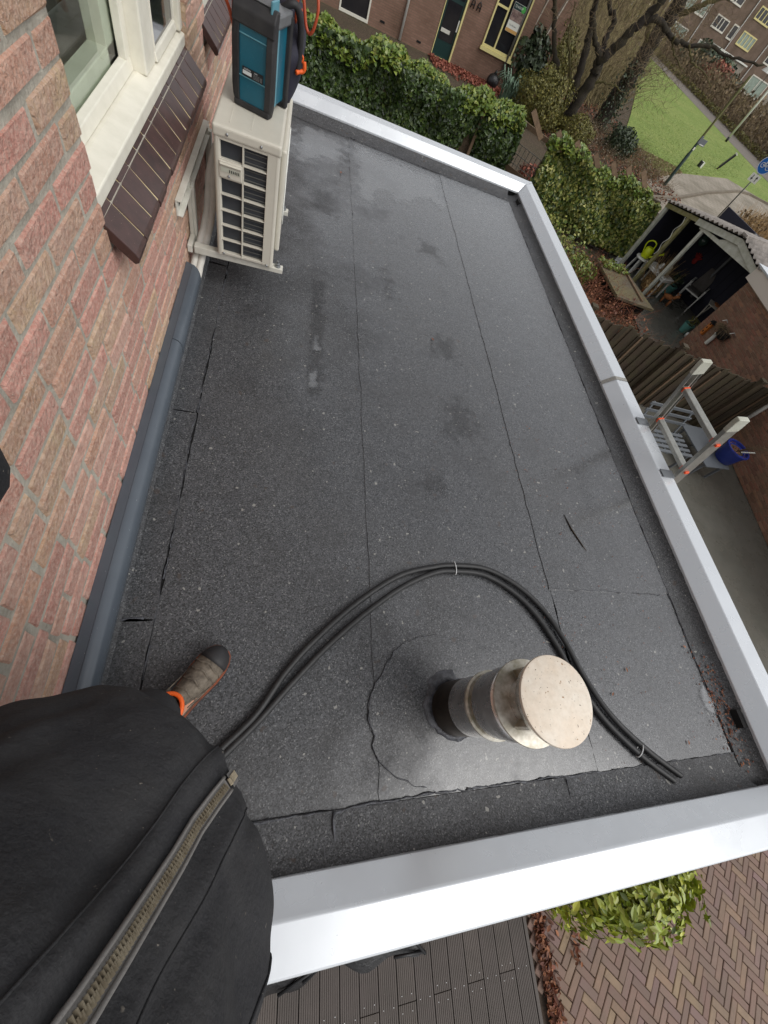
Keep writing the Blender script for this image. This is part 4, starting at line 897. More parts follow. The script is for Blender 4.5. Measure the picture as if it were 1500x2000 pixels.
# boots
M['sole_stripe'] = mat('worn_orange_rubber', [srgb(140,72,44)], .7, nz=(40, srgb(70,56,48), .8))
def boot(heel, dr, parent):
    heel = V(*heel); y = V(*dr).normalized(); x = V(y.y, -y.x, 0); Mx = Matrix(((x.x,y.x,0,heel.x),(x.y,y.y,0,heel.y),(0,0,1,.012),(0,0,0,1)))
    T = lambda m: setattr(m, 'v', [tuple(Mx @ V(*p)) for p in m.v])
    ys = [0,.012,.04,.09,.125,.16,.195,.235,.265,.282,.290]; ws = [.020,.031,.037,.037,.039,.043,.048,.0475,.040,.028,.012]; hs = [.05,.075,.098,.112,.108,.092,.076,.062,.055,.045,.028]
    b = MB(); nn = 18; rings = []
    for yy, w_, h_ in zip(ys, ws, hs):
        rings.append([V(w_*math.cos(t)*(1 if math.sin(t) > 0 else 1), yy, .024+max(math.sin(t),0)**.85*h_+rng.normal(0,.0006)) for t in np.linspace(0, PI, nn)]+[V(w_*.9*math.cos(t), yy, .022) for t in np.linspace(PI, 0, 4)])
    b.loft(rings)
    sh = [[V(rx*math.cos(t), cy+ry*math.sin(t), z) for t in np.linspace(0,2*PI,22,endpoint=False)] for z, rx, ry, cy in ((.085,.038,.050,.062),(.115,.040,.051,.062),(.145,.043,.053,.060),(.165,.045,.055,.058),(.163,.040,.050,.058),(.12,.036,.046,.06))]
    b.loft(sh, cap=False); T(b); bo = b.build('boot', M['boot'], parent, smooth=True)
    o = [(w_+.006, yy) for yy, w_ in zip(ys, ws)]; poly = [(a, yy-.004 if i == 0 else yy+.005*(i > 8)) for i, (a, yy) in enumerate(o)]+[(-a, yy-.004 if i == 0 else yy+.005*(i > 8)) for i, (a, yy) in reversed(list(enumerate(o)))]
    b = MB(); b.prism(poly, -.010, .018); T(b); b.build('sole', M['rubber'], bo, bevel=.003)
    b = MB(); b.prism([(a*1.006, yy) for a, yy in poly], .019, .0225); T(b); b.build('sole_stripe', M['sole_stripe'], bo)
    b = MB(); b.loft([[V(w_*1.05*math.cos(t), yy, .026+max(math.sin(t),0)**.85*h_*1.04) for t in np.linspace(0,PI,nn)]+[V(w_*math.cos(t), yy, .024) for t in np.linspace(PI,0,4)] for yy, w_, h_ in ((.236,.0475,.062),(.25,.046,.060),(.266,.0405,.056),(.284,.029,.046),(.294,.013,.03))]); T(b); b.build('toe_cap', M['rubber'], bo, smooth=True)
    b = MB(); b.tube([V(.0425*math.cos(t), .058+.0525*math.sin(t), .1655+.004*math.sin(2*t)) for t in np.linspace(0,2*PI,31)], .0062, 8, cap=False); T(b); b.build('lining', M['orange'], bo, smooth=True)
    b = MB(); b.lathe([(.038,.12),(.039,.15),(.037,.1505)], 20, (0,.058,0)); T(b); b.build('sock', M['coat'], bo, smooth=True)
    b = MB()
    for yy, w_, h_ in ((.118,.0395,.109),(.15,.042,.096),(.185,.0468,.080),(.21,.049,.071)):
        b.tube([V(w_*1.0*math.cos(t), yy+.012*math.sin(t)+.003*math.sin(5*t), .0245+math.sin(t)**.85*h_) for t in np.linspace(.12,PI-.12,16)], .0026, 5)
    b.tube([V(.040,.10,.13),V(.045,.16,.06),V(.046,.19,.035)], .002, 5); b.tube([V(-.040,.10,.13),V(-.045,.16,.06),V(-.046,.19,.035)], .002, 5)
    T(b); b.build('boot_seam', M['boot'], bo, smooth=True)
boot((-.232,-.002,0), (.57,.815,0), pe); boot((-.187,-.402,0), (.93,.37,0), pe)
# body: one continuous skinned surface inside the clothes
def body():
    vs = []; ed = []; rd = []
    def v(p, r, par=None):
        vs.append(tuple(p)); rd.append(r)
        if par is not None: ed.append((par, len(vs)-1))
        return len(vs)-1
    c = lambda z, fo=0, so=0: V(np.interp(z,[.85,1.0,1.4,1.5],[-.165,-.185,-.245,-.245]), np.interp(z,[.85,1.0,1.4,1.5],[-.19,-.205,-.262,-.262]), z)+f_*fo+s_*so
    pel = v(c(.90), .115); sp = v(c(1.05), .11, pel); chs = v(c(1.25), .125, sp); nb = v(c(1.43), .062, chs); nk = v(c(1.50,.012), .055, nb)
    jaw = v(c(1.565,.03), .066, nk); hd_ = v(c(1.64,.018), .092, jaw); tp = v(c(1.72,.005), .07, hd_)
    for sg, pts in ((1, [((-.31,-.07,1.36),.062),((-.247,.205,1.165),.038),((-.15,.035,1.43),.028),((-.125,.0,1.475),.026)]), (-1, [((-.14,-.37,1.36),.062),((-.11,-.495,1.09),.038),((-.02,-.39,.895),.028),((.0,-.36,.86),.03)])):
        p = chs
        for q, r in pts: p = v(q, r, p)
        if sg > 0:
            w0 = V(-.125,0,1.475); pal = v((-.095,-.022,1.515), .022, p)
            for k, (dx, dy, dz, L) in enumerate(((.055,-.03,.035,1),(.06,-.02,.02,1.08),(.06,-.01,.005,1.0),(.055,.0,-.012,.85))):
                a = v((-.095+.006*k-.008,-.022+.008*k-.010,1.520-.010*k), .011, pal); d = V(dx,dy,dz)*L*.55
                b_ = v(V(*vs[a])+d, .0085, a); v(V(*vs[b_])+d*.75+V(.0,-.012,.012), .0075, b_)
            t1 = v((-.110,-.035,1.50), .012, pal); t2 = v((-.088,-.058,1.515), .010, t1); v((-.068,-.066,1.528), .008, t2)
    for pts in ([((-.215,-.10,.84),.085),((-.20,.0,.48),.056),((-.193,.05,.10),.04),((-.13,.135,.055),.034),((-.095,.19,.048),.026)], [((-.115,-.27,.84),.085),((-.115,-.325,.48),.056),((-.13,-.372,.10),.04),((-.05,-.345,.055),.034),((.03,-.315,.048),.026)]):
        p = pel
        for q, r in pts: p = v(q, r, p)
    me = bpy.data.meshes.new('b'); me.from_pydata(vs, ed, []); ob = bpy.data.objects.new('b', me); COL.objects.link(ob)
    md = ob.modifiers.new('s', 'SKIN'); md.use_smooth_shade = True; sv_ = me.skin_vertices[0].data
    for i, r in enumerate(rd): sv_[i].radius = (r, r)
    sv_[0].use_root = True
    ob.modifiers.new('d', 'SUBSURF').levels = 2; bpy.context.view_layer.update()
    m2 = bpy.data.meshes.new_from_object(ob.evaluated_get(bpy.context.evaluated_depsgraph_get())); bpy.data.objects.remove(ob)
    m2.transform(Matrix.Translation(-rootloc(pe))); m2.materials.clear(); m2.materials.append(M['skin']); m2.name = 'body'
    b = link('body', m2, pe)
    h = c(1.64,.018)
    q = MB(); q.tube([h+f_*.088+V(0,0,.018), h+f_*.106+V(0,0,-.012), h+f_*.092+V(0,0,-.02)], [.007,.012,.008], 8); q.build('nose', M['skin'], b, smooth=True)
    q = MB()
    for sg in (-1,1): q.ball(h+f_*.083+s_*sg*.031+V(0,0,.012), .011, 0, 10, 7)
    q.build('eye', M['signwhite'], b, smooth=True)
    q = MB(); q.tube([h+f_*.084-s_*.022+V(0,0,-.047), h+f_*.093+V(0,0,-.049), h+f_*.084+s_*.022+V(0,0,-.047)], .005, 6); q.build('mouth', M['redglove'], b, smooth=True)
    q = MB()
    for sg in (-1,1): q.ball(h+s_*sg*.09+V(0,0,-.0), (.016,.016,.03), 0, 8, 6)
    q.build('ear', M['skin'], b, smooth=True)
    q = MB(); q.ball(h-f_*.016+V(0,0,.035), (.098,.098,.085), 0, 18, 10); q.build('hair', M['hair'], b, smooth=True)
body()
# ================================================================== ground and surroundings
G = -2.6
def flat(name, pts, z, mt): q = MB(); q.add([(x,y,z) for x,y in pts], [tuple(range(len(pts)))]); return struct(q, name, M[mt])
q = MB(); n_ = 24
q.add([(-260,-160,-2.63),(320,-160,-2.63),(320,420,-2.63),(-260,420,-2.63)], [(0,1,2,3)]); struct(q, 'ground', M['soil'])
flat('patio', [(2.47,-.4),(14,-.4),(14,13.2),(9.4,12.0),(8.9,8.5),(8.3,6.4),(6.5,5.9),(2.47,5.9)], -2.606, 'patio')
def pav_mat():
    m = brick_far('pale_block_paving', srgb(150,142,130), srgb(140,132,120), srgb(118,110,96), 1)
    t = m.node_tree; cb = [n for n in t.nodes if n.type == 'COMBXYZ'][0]; sp_ = [n for n in t.nodes if n.type == 'SEPXYZ'][0]
    t.links.new(sp_.outputs[0], cb.inputs[0]); t.links.new(sp_.outputs[1], cb.inputs[1])
    br = [n for n in t.nodes if n.type == 'TEX_BRICK'][0]; br.inputs['Brick Width'].default_value = .3; br.inputs['Row Height'].default_value = .3; br.inputs['Mortar Size'].default_value = .012
    return m
M['blockpave'] = pav_mat()
flat('grass_field', [(15.6,22.0),(18,23.62),(26.5,29.0),(30,28.1),(34.5,29),(35.3,36.5),(40,66),(43,86),(36,86),(30,56),(25,42),(20,32.6),(15.8,25)], -2.600, 'grassbase')
flat('pavement', [(14.6,19.6),(16.7,20.05),(21.0,23.45),(26.1,27.1),(27.6,27.75),(29.6,27.7),(36,25),(36.5,27),(34.5,29),(30,28.1),(26.5,29.0),(18,23.62),(15,21.6)], -2.596, 'blockpave')
flat('road', [(14.0,18.5),(16.7,20.0),(21.0,23.4),(26.1,27.05),(27.6,27.7),(29.6,27.65),(36,25),(36,12),(18,8),(15,15)], -2.604, 'blockpave')
flat('cycle_path', [(34.5,24),(35.3,36.5),(40,66),(44,95),(47,95),(43,66),(38.6,36.5),(38.3,24)], -2.592, 'asphalt')
q = MB(); K = [(14.4,18.6),(16.7,20.0),(21.0,23.42),(26.1,27.07),(27.6,27.72),(29.6,27.68),(36,25)]
for a, b in zip(K[:-1], K[1:]): q.bar((*a,-2.56), (*b,-2.56), .12, .11)
struct(q, 'kerb', M['kerb'])

# ---------------- leaf clouds
def leafmesh(name, C, Nrm, size, mt, parent=None, shape='ivy', hang=.6, jit=.6):
    C = np.asarray(C, float); n = len(C); Nrm = np.asarray(Nrm, float)+rng.normal(0, jit, (n,3)); Nrm /= np.linalg.norm(Nrm,axis=1)[:,None]+1e-9
    T = rng.normal(0, 1, (n,3))*(1-hang)+np.array([0,0,-1.0])*hang; T -= Nrm*(T*Nrm).sum(1)[:,None]; T /= np.linalg.norm(T,axis=1)[:,None]+1e-9
    B = np.cross(Nrm, T); s = (rng.uniform(.65,1.25,n)*size)[:,None]
    if shape == 'ivy': uv = [(0,-.35,0),(.5,-.3,.10),(.34,.12,.04),(0,.62,-.05),(-.34,.12,.04),(-.5,-.3,.10)]; fc = [(0,1,2,3),(0,3,4,5)]
    elif shape == 'oval': uv = [(0,-.5,0),(.24,-.15,.07),(.2,.2,.06),(0,.55,-.03),(-.2,.2,.06),(-.24,-.15,.07)]; fc = [(0,1,2,3),(0,3,4,5)]
    else: uv = [(0,-.5,0),(.28,0,.06),(0,.5,0),(-.28,0,.06)]; fc = [(0,1,2),(0,2,3)]
    k = len(uv); Vv = np.empty((n,k,3))
    for i, (a, b, c) in enumerate(uv): Vv[:,i] = C+B*s*a+T*s*b+Nrm*s*c
    o = np.array(rootloc(parent)) if parent is not None else 0
    Vv = (Vv-o).reshape(-1,3); fl = len(fc[0]); idx = (np.array(fc).reshape(-1)[None,:]+(np.arange(n)*k)[:,None]).reshape(-1)
    me = bpy.data.meshes.new(name); me.vertices.add(len(Vv)); me.vertices.foreach_set('co', Vv.reshape(-1)); me.loops.add(len(idx)); me.loops.foreach_set('vertex_index', idx.astype(np.int32))
    np_ = n*len(fc); me.polygons.add(np_); me.polygons.foreach_set('loop_start', (np.arange(np_)*fl).astype(np.int32)); me.polygons.foreach_set('loop_total', np.full(np_, fl, np.int32))
    me.update(calc_edges=True); me.validate(); me.materials.append(M[mt] if isinstance(mt, str) else mt)
    return link(name, me, parent)
def twigmesh(name, n, mt, basef, dirf, ln, r, parent=None, bend=.35, seg=3):
    q = MB()
    for i in range(n):
        p = V(*basef()); d = V(*dirf()).normalized(); L = rng.uniform(.5,1.1)*ln; vs = []; pts = [p]
        for k in range(seg):
            d = (d+V(*rng.normal(0,bend,3))).normalized(); p = p+d*(L/seg); pts.append(p)
        q.tube(pts, [r*(1-.75*k/seg) for k in range(seg+1)], 3, cap=False)
    return q.build(name, M[mt], parent)
def vol(n, x0,x1,y0,y1,z0,z1): return np.column_stack([rng.uniform(x0,x1,n), rng.uniform(y0,y1,n), rng.uniform(z0,z1,n)])
def blob_pts(n, c, r, shell=.45):
    d = rng.normal(0,1,(n,3)); d /= np.linalg.norm(d,axis=1)[:,None]
    ph = rng.uniform(0,6,6); lump = 1+.14*np.sin(3*d[:,0]*2+ph[0])*np.sin(4*d[:,1]+ph[1])+.12*np.sin(6*d[:,2]+ph[2]+3*d[:,0])
    rad = (rng.uniform(shell,1,n)**.5)*lump; return np.array(c)+d*rad[:,None]*np.array(r), d

# ---------------- ivy hedge behind the roof
hg = thing('ivy_hedge', 'long clipped ivy hedge with yellow green top behind the far roof edge', 'hedge', (2.6,13.4,G))
def bulge(x, s): return .10*np.sin(x*2.3+s)+.08*np.sin(x*5.1+1.7*s)+.05*np.sin(x*11+s)
n = 16500; C = vol(n, -1.2, 5.55, 0, 1, G, -1.06); t = rng.uniform(0,1,n)**2*.22
C[:,1] = 13.02-bulge(C[:,0], 1)-.06*np.sin(C[:,2]*6+C[:,0])+t-.10*np.clip(1-abs(C[:,2]+1.35)*2,0,1)
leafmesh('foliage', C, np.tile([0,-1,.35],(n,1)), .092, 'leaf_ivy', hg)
n = 9500; C = vol(n, -1.2, 5.5, 12.88, 13.95, 0, 1); C[:,2] = -1.03+bulge(C[:,0],3)*.8-.25*((C[:,1]-13.4)/.6)**2+rng.uniform(-.12,.06,n)
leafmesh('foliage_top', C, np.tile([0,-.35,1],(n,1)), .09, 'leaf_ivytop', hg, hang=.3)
n = 3800; C = vol(n, 0,.25, 12.9,13.9, G, -1.1); C[:,0] = 5.42+bulge(C[:,1]*2,2)+C[:,0]*.6-.05*(C[:,2]+1.8)
leafmesh('foliage_end', C, np.tile([1,-.3,.3],(n,1)), .095, 'leaf_ivy', hg)
m = MB(); m.box(-1.3,5.38,13.22,13.85,G,-1.22); m.build('branch_mass', M['soil'], hg)
for x in np.arange(-1.0,5.6,1.8): m = MB(); m.box(x,x+.07,13.1,13.17,G,-1.15); m.build('hedge_post', M['fencewood'], hg)

# ---------------- ivy covered fence by the shed
ifc = thing('ivy_fence', 'wooden trellis fence smothered in variegated ivy beside the open shed', 'ivy fence', (8.0,12.2,G))
u = V(3.5,-.6,0).normalized(); nn_ = V(-u.y*-1, 0, 0); nrm_ = V(-.168,-.986,0)
n = 12000; tt = rng.uniform(-.05,3.62,n); hh = rng.uniform(0,1,n)**.85; dd = rng.uniform(0,1,n)**1.6*.22
top = -1.02+.07*np.sin(tt*3.1)+.05*np.sin(tt*7.7)-.03*tt; zz = G+.1+(top-G-.1)*hh
off = .16+.09*np.sin(tt*4+zz*3)+.06*np.sin(zz*7+tt*2)-dd
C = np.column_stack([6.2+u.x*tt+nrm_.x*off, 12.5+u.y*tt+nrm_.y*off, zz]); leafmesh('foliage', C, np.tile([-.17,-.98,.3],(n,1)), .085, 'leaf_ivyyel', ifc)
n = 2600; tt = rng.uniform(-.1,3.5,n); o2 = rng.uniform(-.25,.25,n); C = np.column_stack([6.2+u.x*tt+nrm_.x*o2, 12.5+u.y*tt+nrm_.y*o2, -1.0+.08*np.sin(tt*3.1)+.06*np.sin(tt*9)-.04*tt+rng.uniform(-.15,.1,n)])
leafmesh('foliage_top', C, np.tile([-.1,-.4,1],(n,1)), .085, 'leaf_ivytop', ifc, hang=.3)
m = MB(); a = V(6.2,12.5,G)-nrm_*.06; b = a+u*3.55; m.hexa([a,b,b-nrm_*.1,a-nrm_*.1]+[p+V(0,0,1.5) for p in (a,b,b-nrm_*.1,a-nrm_*.1)]); m.build('branch_mass', M['soil'], ifc)
for t_, L, tl in ((-.35,.42,.25),(.30,.3,.1),(.85,.30,.22),(1.4,.26,.15),(1.95,.28,.2),(2.45,.34,.24),(2.95,.42,.22)):
    a = V(6.2,12.5,-1.15)+u*t_; a = a+V(0,-.05,.06); m = MB(); m.bar(a, a+V(-1.25*L,.1*L,L*.95)*.95, .12, .028, up=V(0,-1,.2)); m.build('picket', M['fencewood'], ifc)
m = MB(); a = V(5.55,13.35,-1.12); b = V(6.4,12.5,-1.12); m.bar(a, b, .05, .10); m.build('fence_rail', M['fencewood'], ifc); m = MB(); m.bar(a+V(0,0,-.9), b+V(0,0,-.9), .05, .12); m.build('fence_rail', M['fencewood'], ifc)
gt = thing('mesh_gate', 'low grey wire mesh gate between the two ivy hedges', 'gate', (5.95,13.0,G))
m = MB(); a = V(5.6,13.4,0); b = V(6.35,12.65,0)
for k in range(9): p = a.lerp(b, k/8); m.bar(p+V(0,0,G+.05), p+V(0,0,-1.5), .012, .012)
for z in np.linspace(G+.1,-1.5,6): m.bar(a+V(0,0,z), b+V(0,0,z), .012, .012)
m.build('wire_mesh', M['polegrey'], gt)
m = MB(); m.bar(a+V(.05,-.05,G+.12), b+V(.05,-.05,G+.12), .03, .24); m.build('kick_board', M['fencewood'], gt)
rs = thing('red_shrub', 'small red brown leafed shrub at the roof corner below the gate', 'shrub', (6.6,13.6,G))
C, d = blob_pts(700, (6.75,13.9,-2.25), (.42,.35,.38)); leafmesh('foliage', C, d, .09, 'shrub_red', rs, shape='oval')
m = MB()
for k in range(6): m.tube([(6.75,13.9,G),(6.75+rng.normal(0,.15),13.9+rng.normal(0,.12),-2.1)], [.012,.005], 5)
m.build('stem', M['stem'], rs)

# ---------------- garden shed (local: x along its front, y into it)
sh = thing('garden_shed', 'open fronted garden shed with dark navy walls, white posts and corrugated roof', 'shed', (9.7,11.6,G), math.atan2(-.984,.178))
L = dict(local=True)
m = MB(); m.box(0,4.6,2.0,2.06,0,2.0); m.box(-.05,.0,.06,2.06,0,1.64); m.build('back_wall', M['navywood'], sh, **L)
for k in range(12):
    m = MB(); x = .02+k*.27; m.box(x, x+.262, 1.985, 1.999, 0, 1.6+.5*min(1,x/2.4)*.9); m.build('wall_board', M['navywood'], sh, **L)
m = MB(); m.box(-.06,.03,-.05,.04,0,1.62); m.build('post', M['shedwhite'], sh, bevel=.004, **L)
m = MB(); m.box(.74,.83,-.05,.04,0,1.80); gp = m.build('post', M['shedgreen'], sh, bevel=.004, **L); gp['label'] = 'algae green weathered post'
m = MB(); m.tube([(.735+.03*math.sin(t),-.065-.015*math.cos(t),.75+t*.055) for t in np.linspace(0,17,80)], .009, 5); m.build('cable', M['whiteplastic'], gp, smooth=True, **L)
m = MB(); m.box(1.33,1.41,-.05,.03,0,1.88); m.build('post', M['shedwhite'], sh, bevel=.004, **L)
m = MB(); m.box(1.27,1.34,1.92,1.98,0.2,2.0); bp2 = m.build('post', M['greyplastic'], sh, **L); bp2['label'] = 'grey post against the back wall'
rz_ = lambda s: 1.655+min(s,2.42)*.205 if s < 2.42 else 2.151-(s-2.42)*.205
def rafter(m, s0, s1, y0, y1, th, up0=0): m.hexa([V(s0,y0,rz_(s0)-th+up0),V(s1,y0,rz_(s1)-th+up0),V(s1,y1,rz_(s1)-th+up0),V(s0,y1,rz_(s0)-th+up0),V(s0,y0,rz_(s0)+up0),V(s1,y0,rz_(s1)+up0),V(s1,y1,rz_(s1)+up0),V(s0,y1,rz_(s0)+up0)])
m = MB(); rafter(m, 1.08, 2.418, -.085, -.06, .13, -.02); m.build('barge_board', M['shedwhite'], sh, **L)
m = MB(); rafter(m, 2.422, 4.7, -.085, -.06, .13, -.02); m.build('barge_board', M['shedwhite'], sh, **L)
m = MB(); rafter(m, -.05, 1.078, -.07, -.04, .09, -.02); o = m.build('barge_board', M['shedgreen'], sh, **L); o['label'] = 'weathered green grey end board'
m = MB(); m.hexa([V(1.25,-.04,1.72),V(3.3,-.04,1.84),V(3.3,.0,1.84),V(1.25,.0,1.72),V(1.25,-.04,1.79),V(3.3,-.04,1.93),V(3.3,.0,1.93),V(1.25,.0,1.79)]); m.add([V(1.9,-.03,1.83),V(2.42,-.03,2.13),V(2.95,-.03,1.9)], [(0,1,2)]); m.build('tie_beam', M['shedwhite'], sh, **L)
for s0, s1 in ((-.12,2.42),(2.42,4.9)):
    m = MB(); n = int((s1-s0)/.022); y0, y1 = -.16, 2.3; top = []; 
    for i in range(n+1):
        s = s0+(s1-s0)*i/n; top.append((s, rz_(s)+.035+.024*math.sin(2*PI*s/.145)))
    vs = [V(s,y,z+dz) for dz in (0,.006) for y in (y0,y1) for s, z in top]; k = n+1
    fs = [(i,i+1,k+i+1,k+i) for i in range(n)]+[(2*k+i,3*k+i,3*k+i+1,2*k+i+1) for i in range(n)]+[(i,2*k+i,2*k+i+1,i+1) for i in range(n)]
    m.add(vs, fs); m.build('roof_sheet', M['corr'], sh, smooth=True, **L)
m = MB(); m.bar((2.42,-.18,2.215),(2.42,2.3,2.215), .16,.05); m.build('ridge_cap', M['corr'], sh, **L)
m = MB(); rafter(m, -.1, 2.42, -.02, .0, .03, .005); rafter(m, 2.42, 4.8, -.02, .0, .03, .005); m.build('roof_batten', M['darkvoid'], sh, **L)
sR = Matrix.Translation(V(9.7,11.6,G)) @ Matrix.Rotation(math.atan2(-.984,.178), 4, 'Z')
def SL(x, y, z): return sR @ V(x,y,z)
def shed_item(mb, name, mt, label, cat, **k):
    mb.v = [tuple(SL(*p)) for p in mb.v]; return single(mb, name, M[mt], label, cat, **k)
m = MB(); m.lathe([(.0,-.14),(.09,-.11),(.14,0),(.09,.11),(.03,.14),(.0,.16)], 14, (.30,1.86,1.22)); shed_item(m, 'hanging_glass_ball', 'glassgreen', 'greenish glass ball hanging on the dark shed wall', 'glass ball', smooth=True)
m = MB(); 
m.ball((.50,1.95,.78), (.085,.02,.085), 0, 10, 7)
for k in range(5): a = -.75+k*.4; m.tube([(.50+.05*math.sin(a),1.945,.80+.05*math.cos(a)),(.50+.20*math.sin(a),1.94,.80+.19*math.cos(a))], [.026,.016], 7)
shed_item(m, 'red_glove', 'redglove', 'red hand shaped glove fixed to the dark shed wall', 'glove', smooth=True)
# stool with watering can, side table with plants
st = thing('white_stool', 'small pale plastic stool under the lime watering can by the shed post', 'stool', tuple(SL(.36,.16,0)), math.atan2(-.984,.178))
m = MB(); m.lathe([(.0,.42),(.19,.42),(.21,.44),(.20,.47),(.0,.48)], 20); m.build('seat', M['whiteplastic'], st, auto=40, **L)
for a in range(4): m = MB(); t = a*PI/2+.5; m.bar((.14*math.cos(t),.14*math.sin(t),.43),(.2*math.cos(t),.2*math.sin(t),0),.06,.03); m.build('leg', M['whiteplastic'], st, **L)
wc = thing('watering_can', 'bright lime green plastic watering can standing on the stool', 'watering can', tuple(SL(.36,.16,.482)), -1.0); wc.scale = (1.25,1.25,1.25)
m = MB(); m.lathe([(.0,0),(.095,0),(.105,.02),(.10,.17),(.075,.20),(.07,.20),(.0,.19)], 18); m.build('tank', M['lime'], wc, auto=40, **L)
m = MB(); m.tube(catmull([(.09,0,.05),(.18,0,.12),(.29,0,.235)],5), [.022-.001*i for i in range(11)], 8); m.lathe([(.012,0),(.035,.03),(.0,.034)], 10, (.29,0,.235), 0, Matrix.Rotation(.9,3,'Y')); m.build('spout', M['lime'], wc, smooth=True, **L)
m = MB(); m.tube(catmull([(.05,0,.2),(.03,0,.30),(-.08,0,.31),(-.16,0,.22),(-.10,0,.05)],6), .014, 8); m.build('handle', M['lime'], wc, smooth=True, **L)
tb = thing('garden_table', 'weathered white garden table crowded with pots inside the shed front', 'table', tuple(SL(1.02,.32,0)), math.atan2(-.984,.178)+.12)
m = MB(); m.box(-.42,.42,-.24,.24,.50,.53); m.box(-.40,.40,-.22,.22,.44,.50); m.build('table_top', M['whiteplastic'], tb, bevel=.006, **L)
for sx in (-1,1):
    for sy in (-1,1): m = MB(); m.bar((sx*.37,sy*.19,.45),(sx*.38,sy*.2,0),.04,.04); m.build('leg', M['whiteplastic'], tb, **L)
for i, (x, y, r, h, mt, lb) in enumerate(((.95,.3,.07,.12,'whiteplastic','small white pot on the weathered shed table'),(1.2,.3,.085,.2,'curtain','tall straw coloured pot at the end of the shed table'))):
    m = MB(); m.lathe([(.0,0),(r*.75,0),(r,h*.5),(r*.8,h*.9),(r*.85,h),(r*.7,h),(0,h*.9)], 14, (x,y,.535)); m.ball((x+.01,y,.535+h), (r*.8,r*.6,r*.7), 0, 8, 6); shed_item(m, 'flower_pot', mt, lb, 'pot', smooth=True)
def potted(name, label, x, y, r, h, mt, leafm, nl, rr, cat='potted plant', z=G, shape='oval', sz=.07):
    t = thing(name, label, cat, (x,y,z)); m = MB(); m.lathe([(.0,0),(r*.72,0),(r*.8,.02),(r,h*.9),(r*1.08,h*.92),(r*1.08,h),(r*.92,h),(r*.9,h*.88),(.0,h*.86)], 22, (x,y,z)); m.build('pot', M[mt], t, auto=40)
    m = MB(); m.lathe([(r*.9,h*.86),(.0,h*.9)], 18, (x,y,z)); m.build('earth', M['soil'], t)
    if nl:
        C, d = blob_pts(nl, (x,y,z+h+rr*.55), (rr,rr,rr*.8), .1); leafmesh('foliage', C, d, sz, leafm, t, shape=shape)
    return t
potted('potted_plant', 'dark green plant in a teal pot in front of the shed', 11.1, 10.85, .19, .26, 'tealpot', 'shrub_dark', 220, .26)
potted('potted_plant', 'teal pot with bare plant at the foot of the brick wall', 10.75, 8.95, .14, .24, 'tealpot', 'yew', 60, .16)
t = thing('dry_grass_pot', 'clump of tall straw coloured dry grass in front of the shed', 'dry grass', (10.1,10.3,G))
twigmesh('stalks', 130, 'drygrass', lambda: (10.15+rng.normal(0,.12),10.5+rng.normal(0,.13),G+.05), lambda: (rng.normal(0,.22),rng.normal(0,.22),1), .95, .006, t, .12)
C, d = blob_pts(260, (10.1,10.45,G+.18), (.3,.3,.2), .1); leafmesh('foliage', C, d, .09, 'drygrass', t, shape='dia')
m = MB(); m.lathe([(.0,0),(.15,0),(.19,.16),(.17,.16),(.0,.14)], 16, (10.12,10.4,G)); m.build('pot', M['terracotta'], t, auto=40)
dg = thing('terracotta_animal', 'orange brown terracotta animal figure standing on the wet slabs', 'garden figure', (10.66,10.15,G))
m = MB(); m.tube([(10.56,10.25,G+.17),(10.66,10.15,G+.2),(10.74,10.07,G+.21)], [.055,.07,.055], 10); m.tube([(10.74,10.07,G+.22),(10.79,10.03,G+.32),(10.84,9.99,G+.33)], [.045,.05,.025], 8)
for dx, dy in ((-.08,.05),(-.05,.11),(.07,-.11),(.10,-.05)): m.tube([(10.66+dx,10.15+dy,G+.17),(10.66+dx,10.15+dy,G)], [.03,.024], 7)
m.tube([(10.55,10.26,G+.2),(10.50,10.31,G+.28)], [.018,.01], 6); m.build('body', M['terracotta'], dg, smooth=True)
m = MB(); m.ball((10.76,10.07,G+.375), (.014,.022,.03)); m.ball((10.81,10.03,G+.375), (.014,.022,.03)); m.build('ear', M['terracotta'], dg, smooth=True)
# armchair
fa = math.atan2(-.64,-.77)
ac2 = thing('garden_chair', 'white framed garden chair with weathered grey padded cover', 'chair', (11.55,10.45,G), fa+PI/2)     # local -y is the front
m = MB(); m.box(-.20,.20,-.22,.26,.42,.47); m.build('seat', M['cushion'], ac2, bevel=.02, **L)
m = MB(); m.hexa([V(-.21,.2,.42),V(.21,.2,.42),V(.21,.27,.42),V(-.21,.27,.42),V(-.15,.40,.98),V(.15,.40,.98),V(.15,.45,.97),V(-.15,.45,.97)]); m.build('backrest', M['cushion'], ac2, bevel=.02, **L)
for sx in (-1,1):
    m = MB(); m.bar((sx*.25,-.27,0),(sx*.25,-.24,.62),.03,.03); m.bar((sx*.25,-.26,.62),(sx*.25,.30,.62),.045,.025); m.build('armrest', M['whiteplastic'], ac2, bevel=.004, **L)
    m = MB(); m.bar((sx*.25,.33,0),(sx*.25,.24,.62),.03,.03); m.build('leg', M['whiteplastic'], ac2, **L)
m = MB(); m.bar((-.25,-.25,.43),(.25,-.25,.43),.03,.03); m.bar((-.25,.26,.43),(.25,.26,.43),.03,.03); m.build('seat_rail', M['whiteplastic'], ac2, **L)
ft = thing('folding_table', 'small cream folding table with crossed legs by the brick wall', 'table', (11.95,9.75,G), -.75)
m = MB(); m.box(-.26,.26,-.22,.22,.50,.53); m.build('table_top', M['cream'], ft, bevel=.006, **L)
for sx in (-.2,.2): m = MB(); m.bar((sx,-.22,0),(sx,.22,.5),.03,.03,up=V(1,0,0)); m.build('leg', M['cream'], ft, **L); m = MB(); m.bar((sx+.035,.22,0),(sx+.035,-.22,.5),.03,.03,up=V(1,0,0)); m.build('leg', M['cream'], ft, **L)
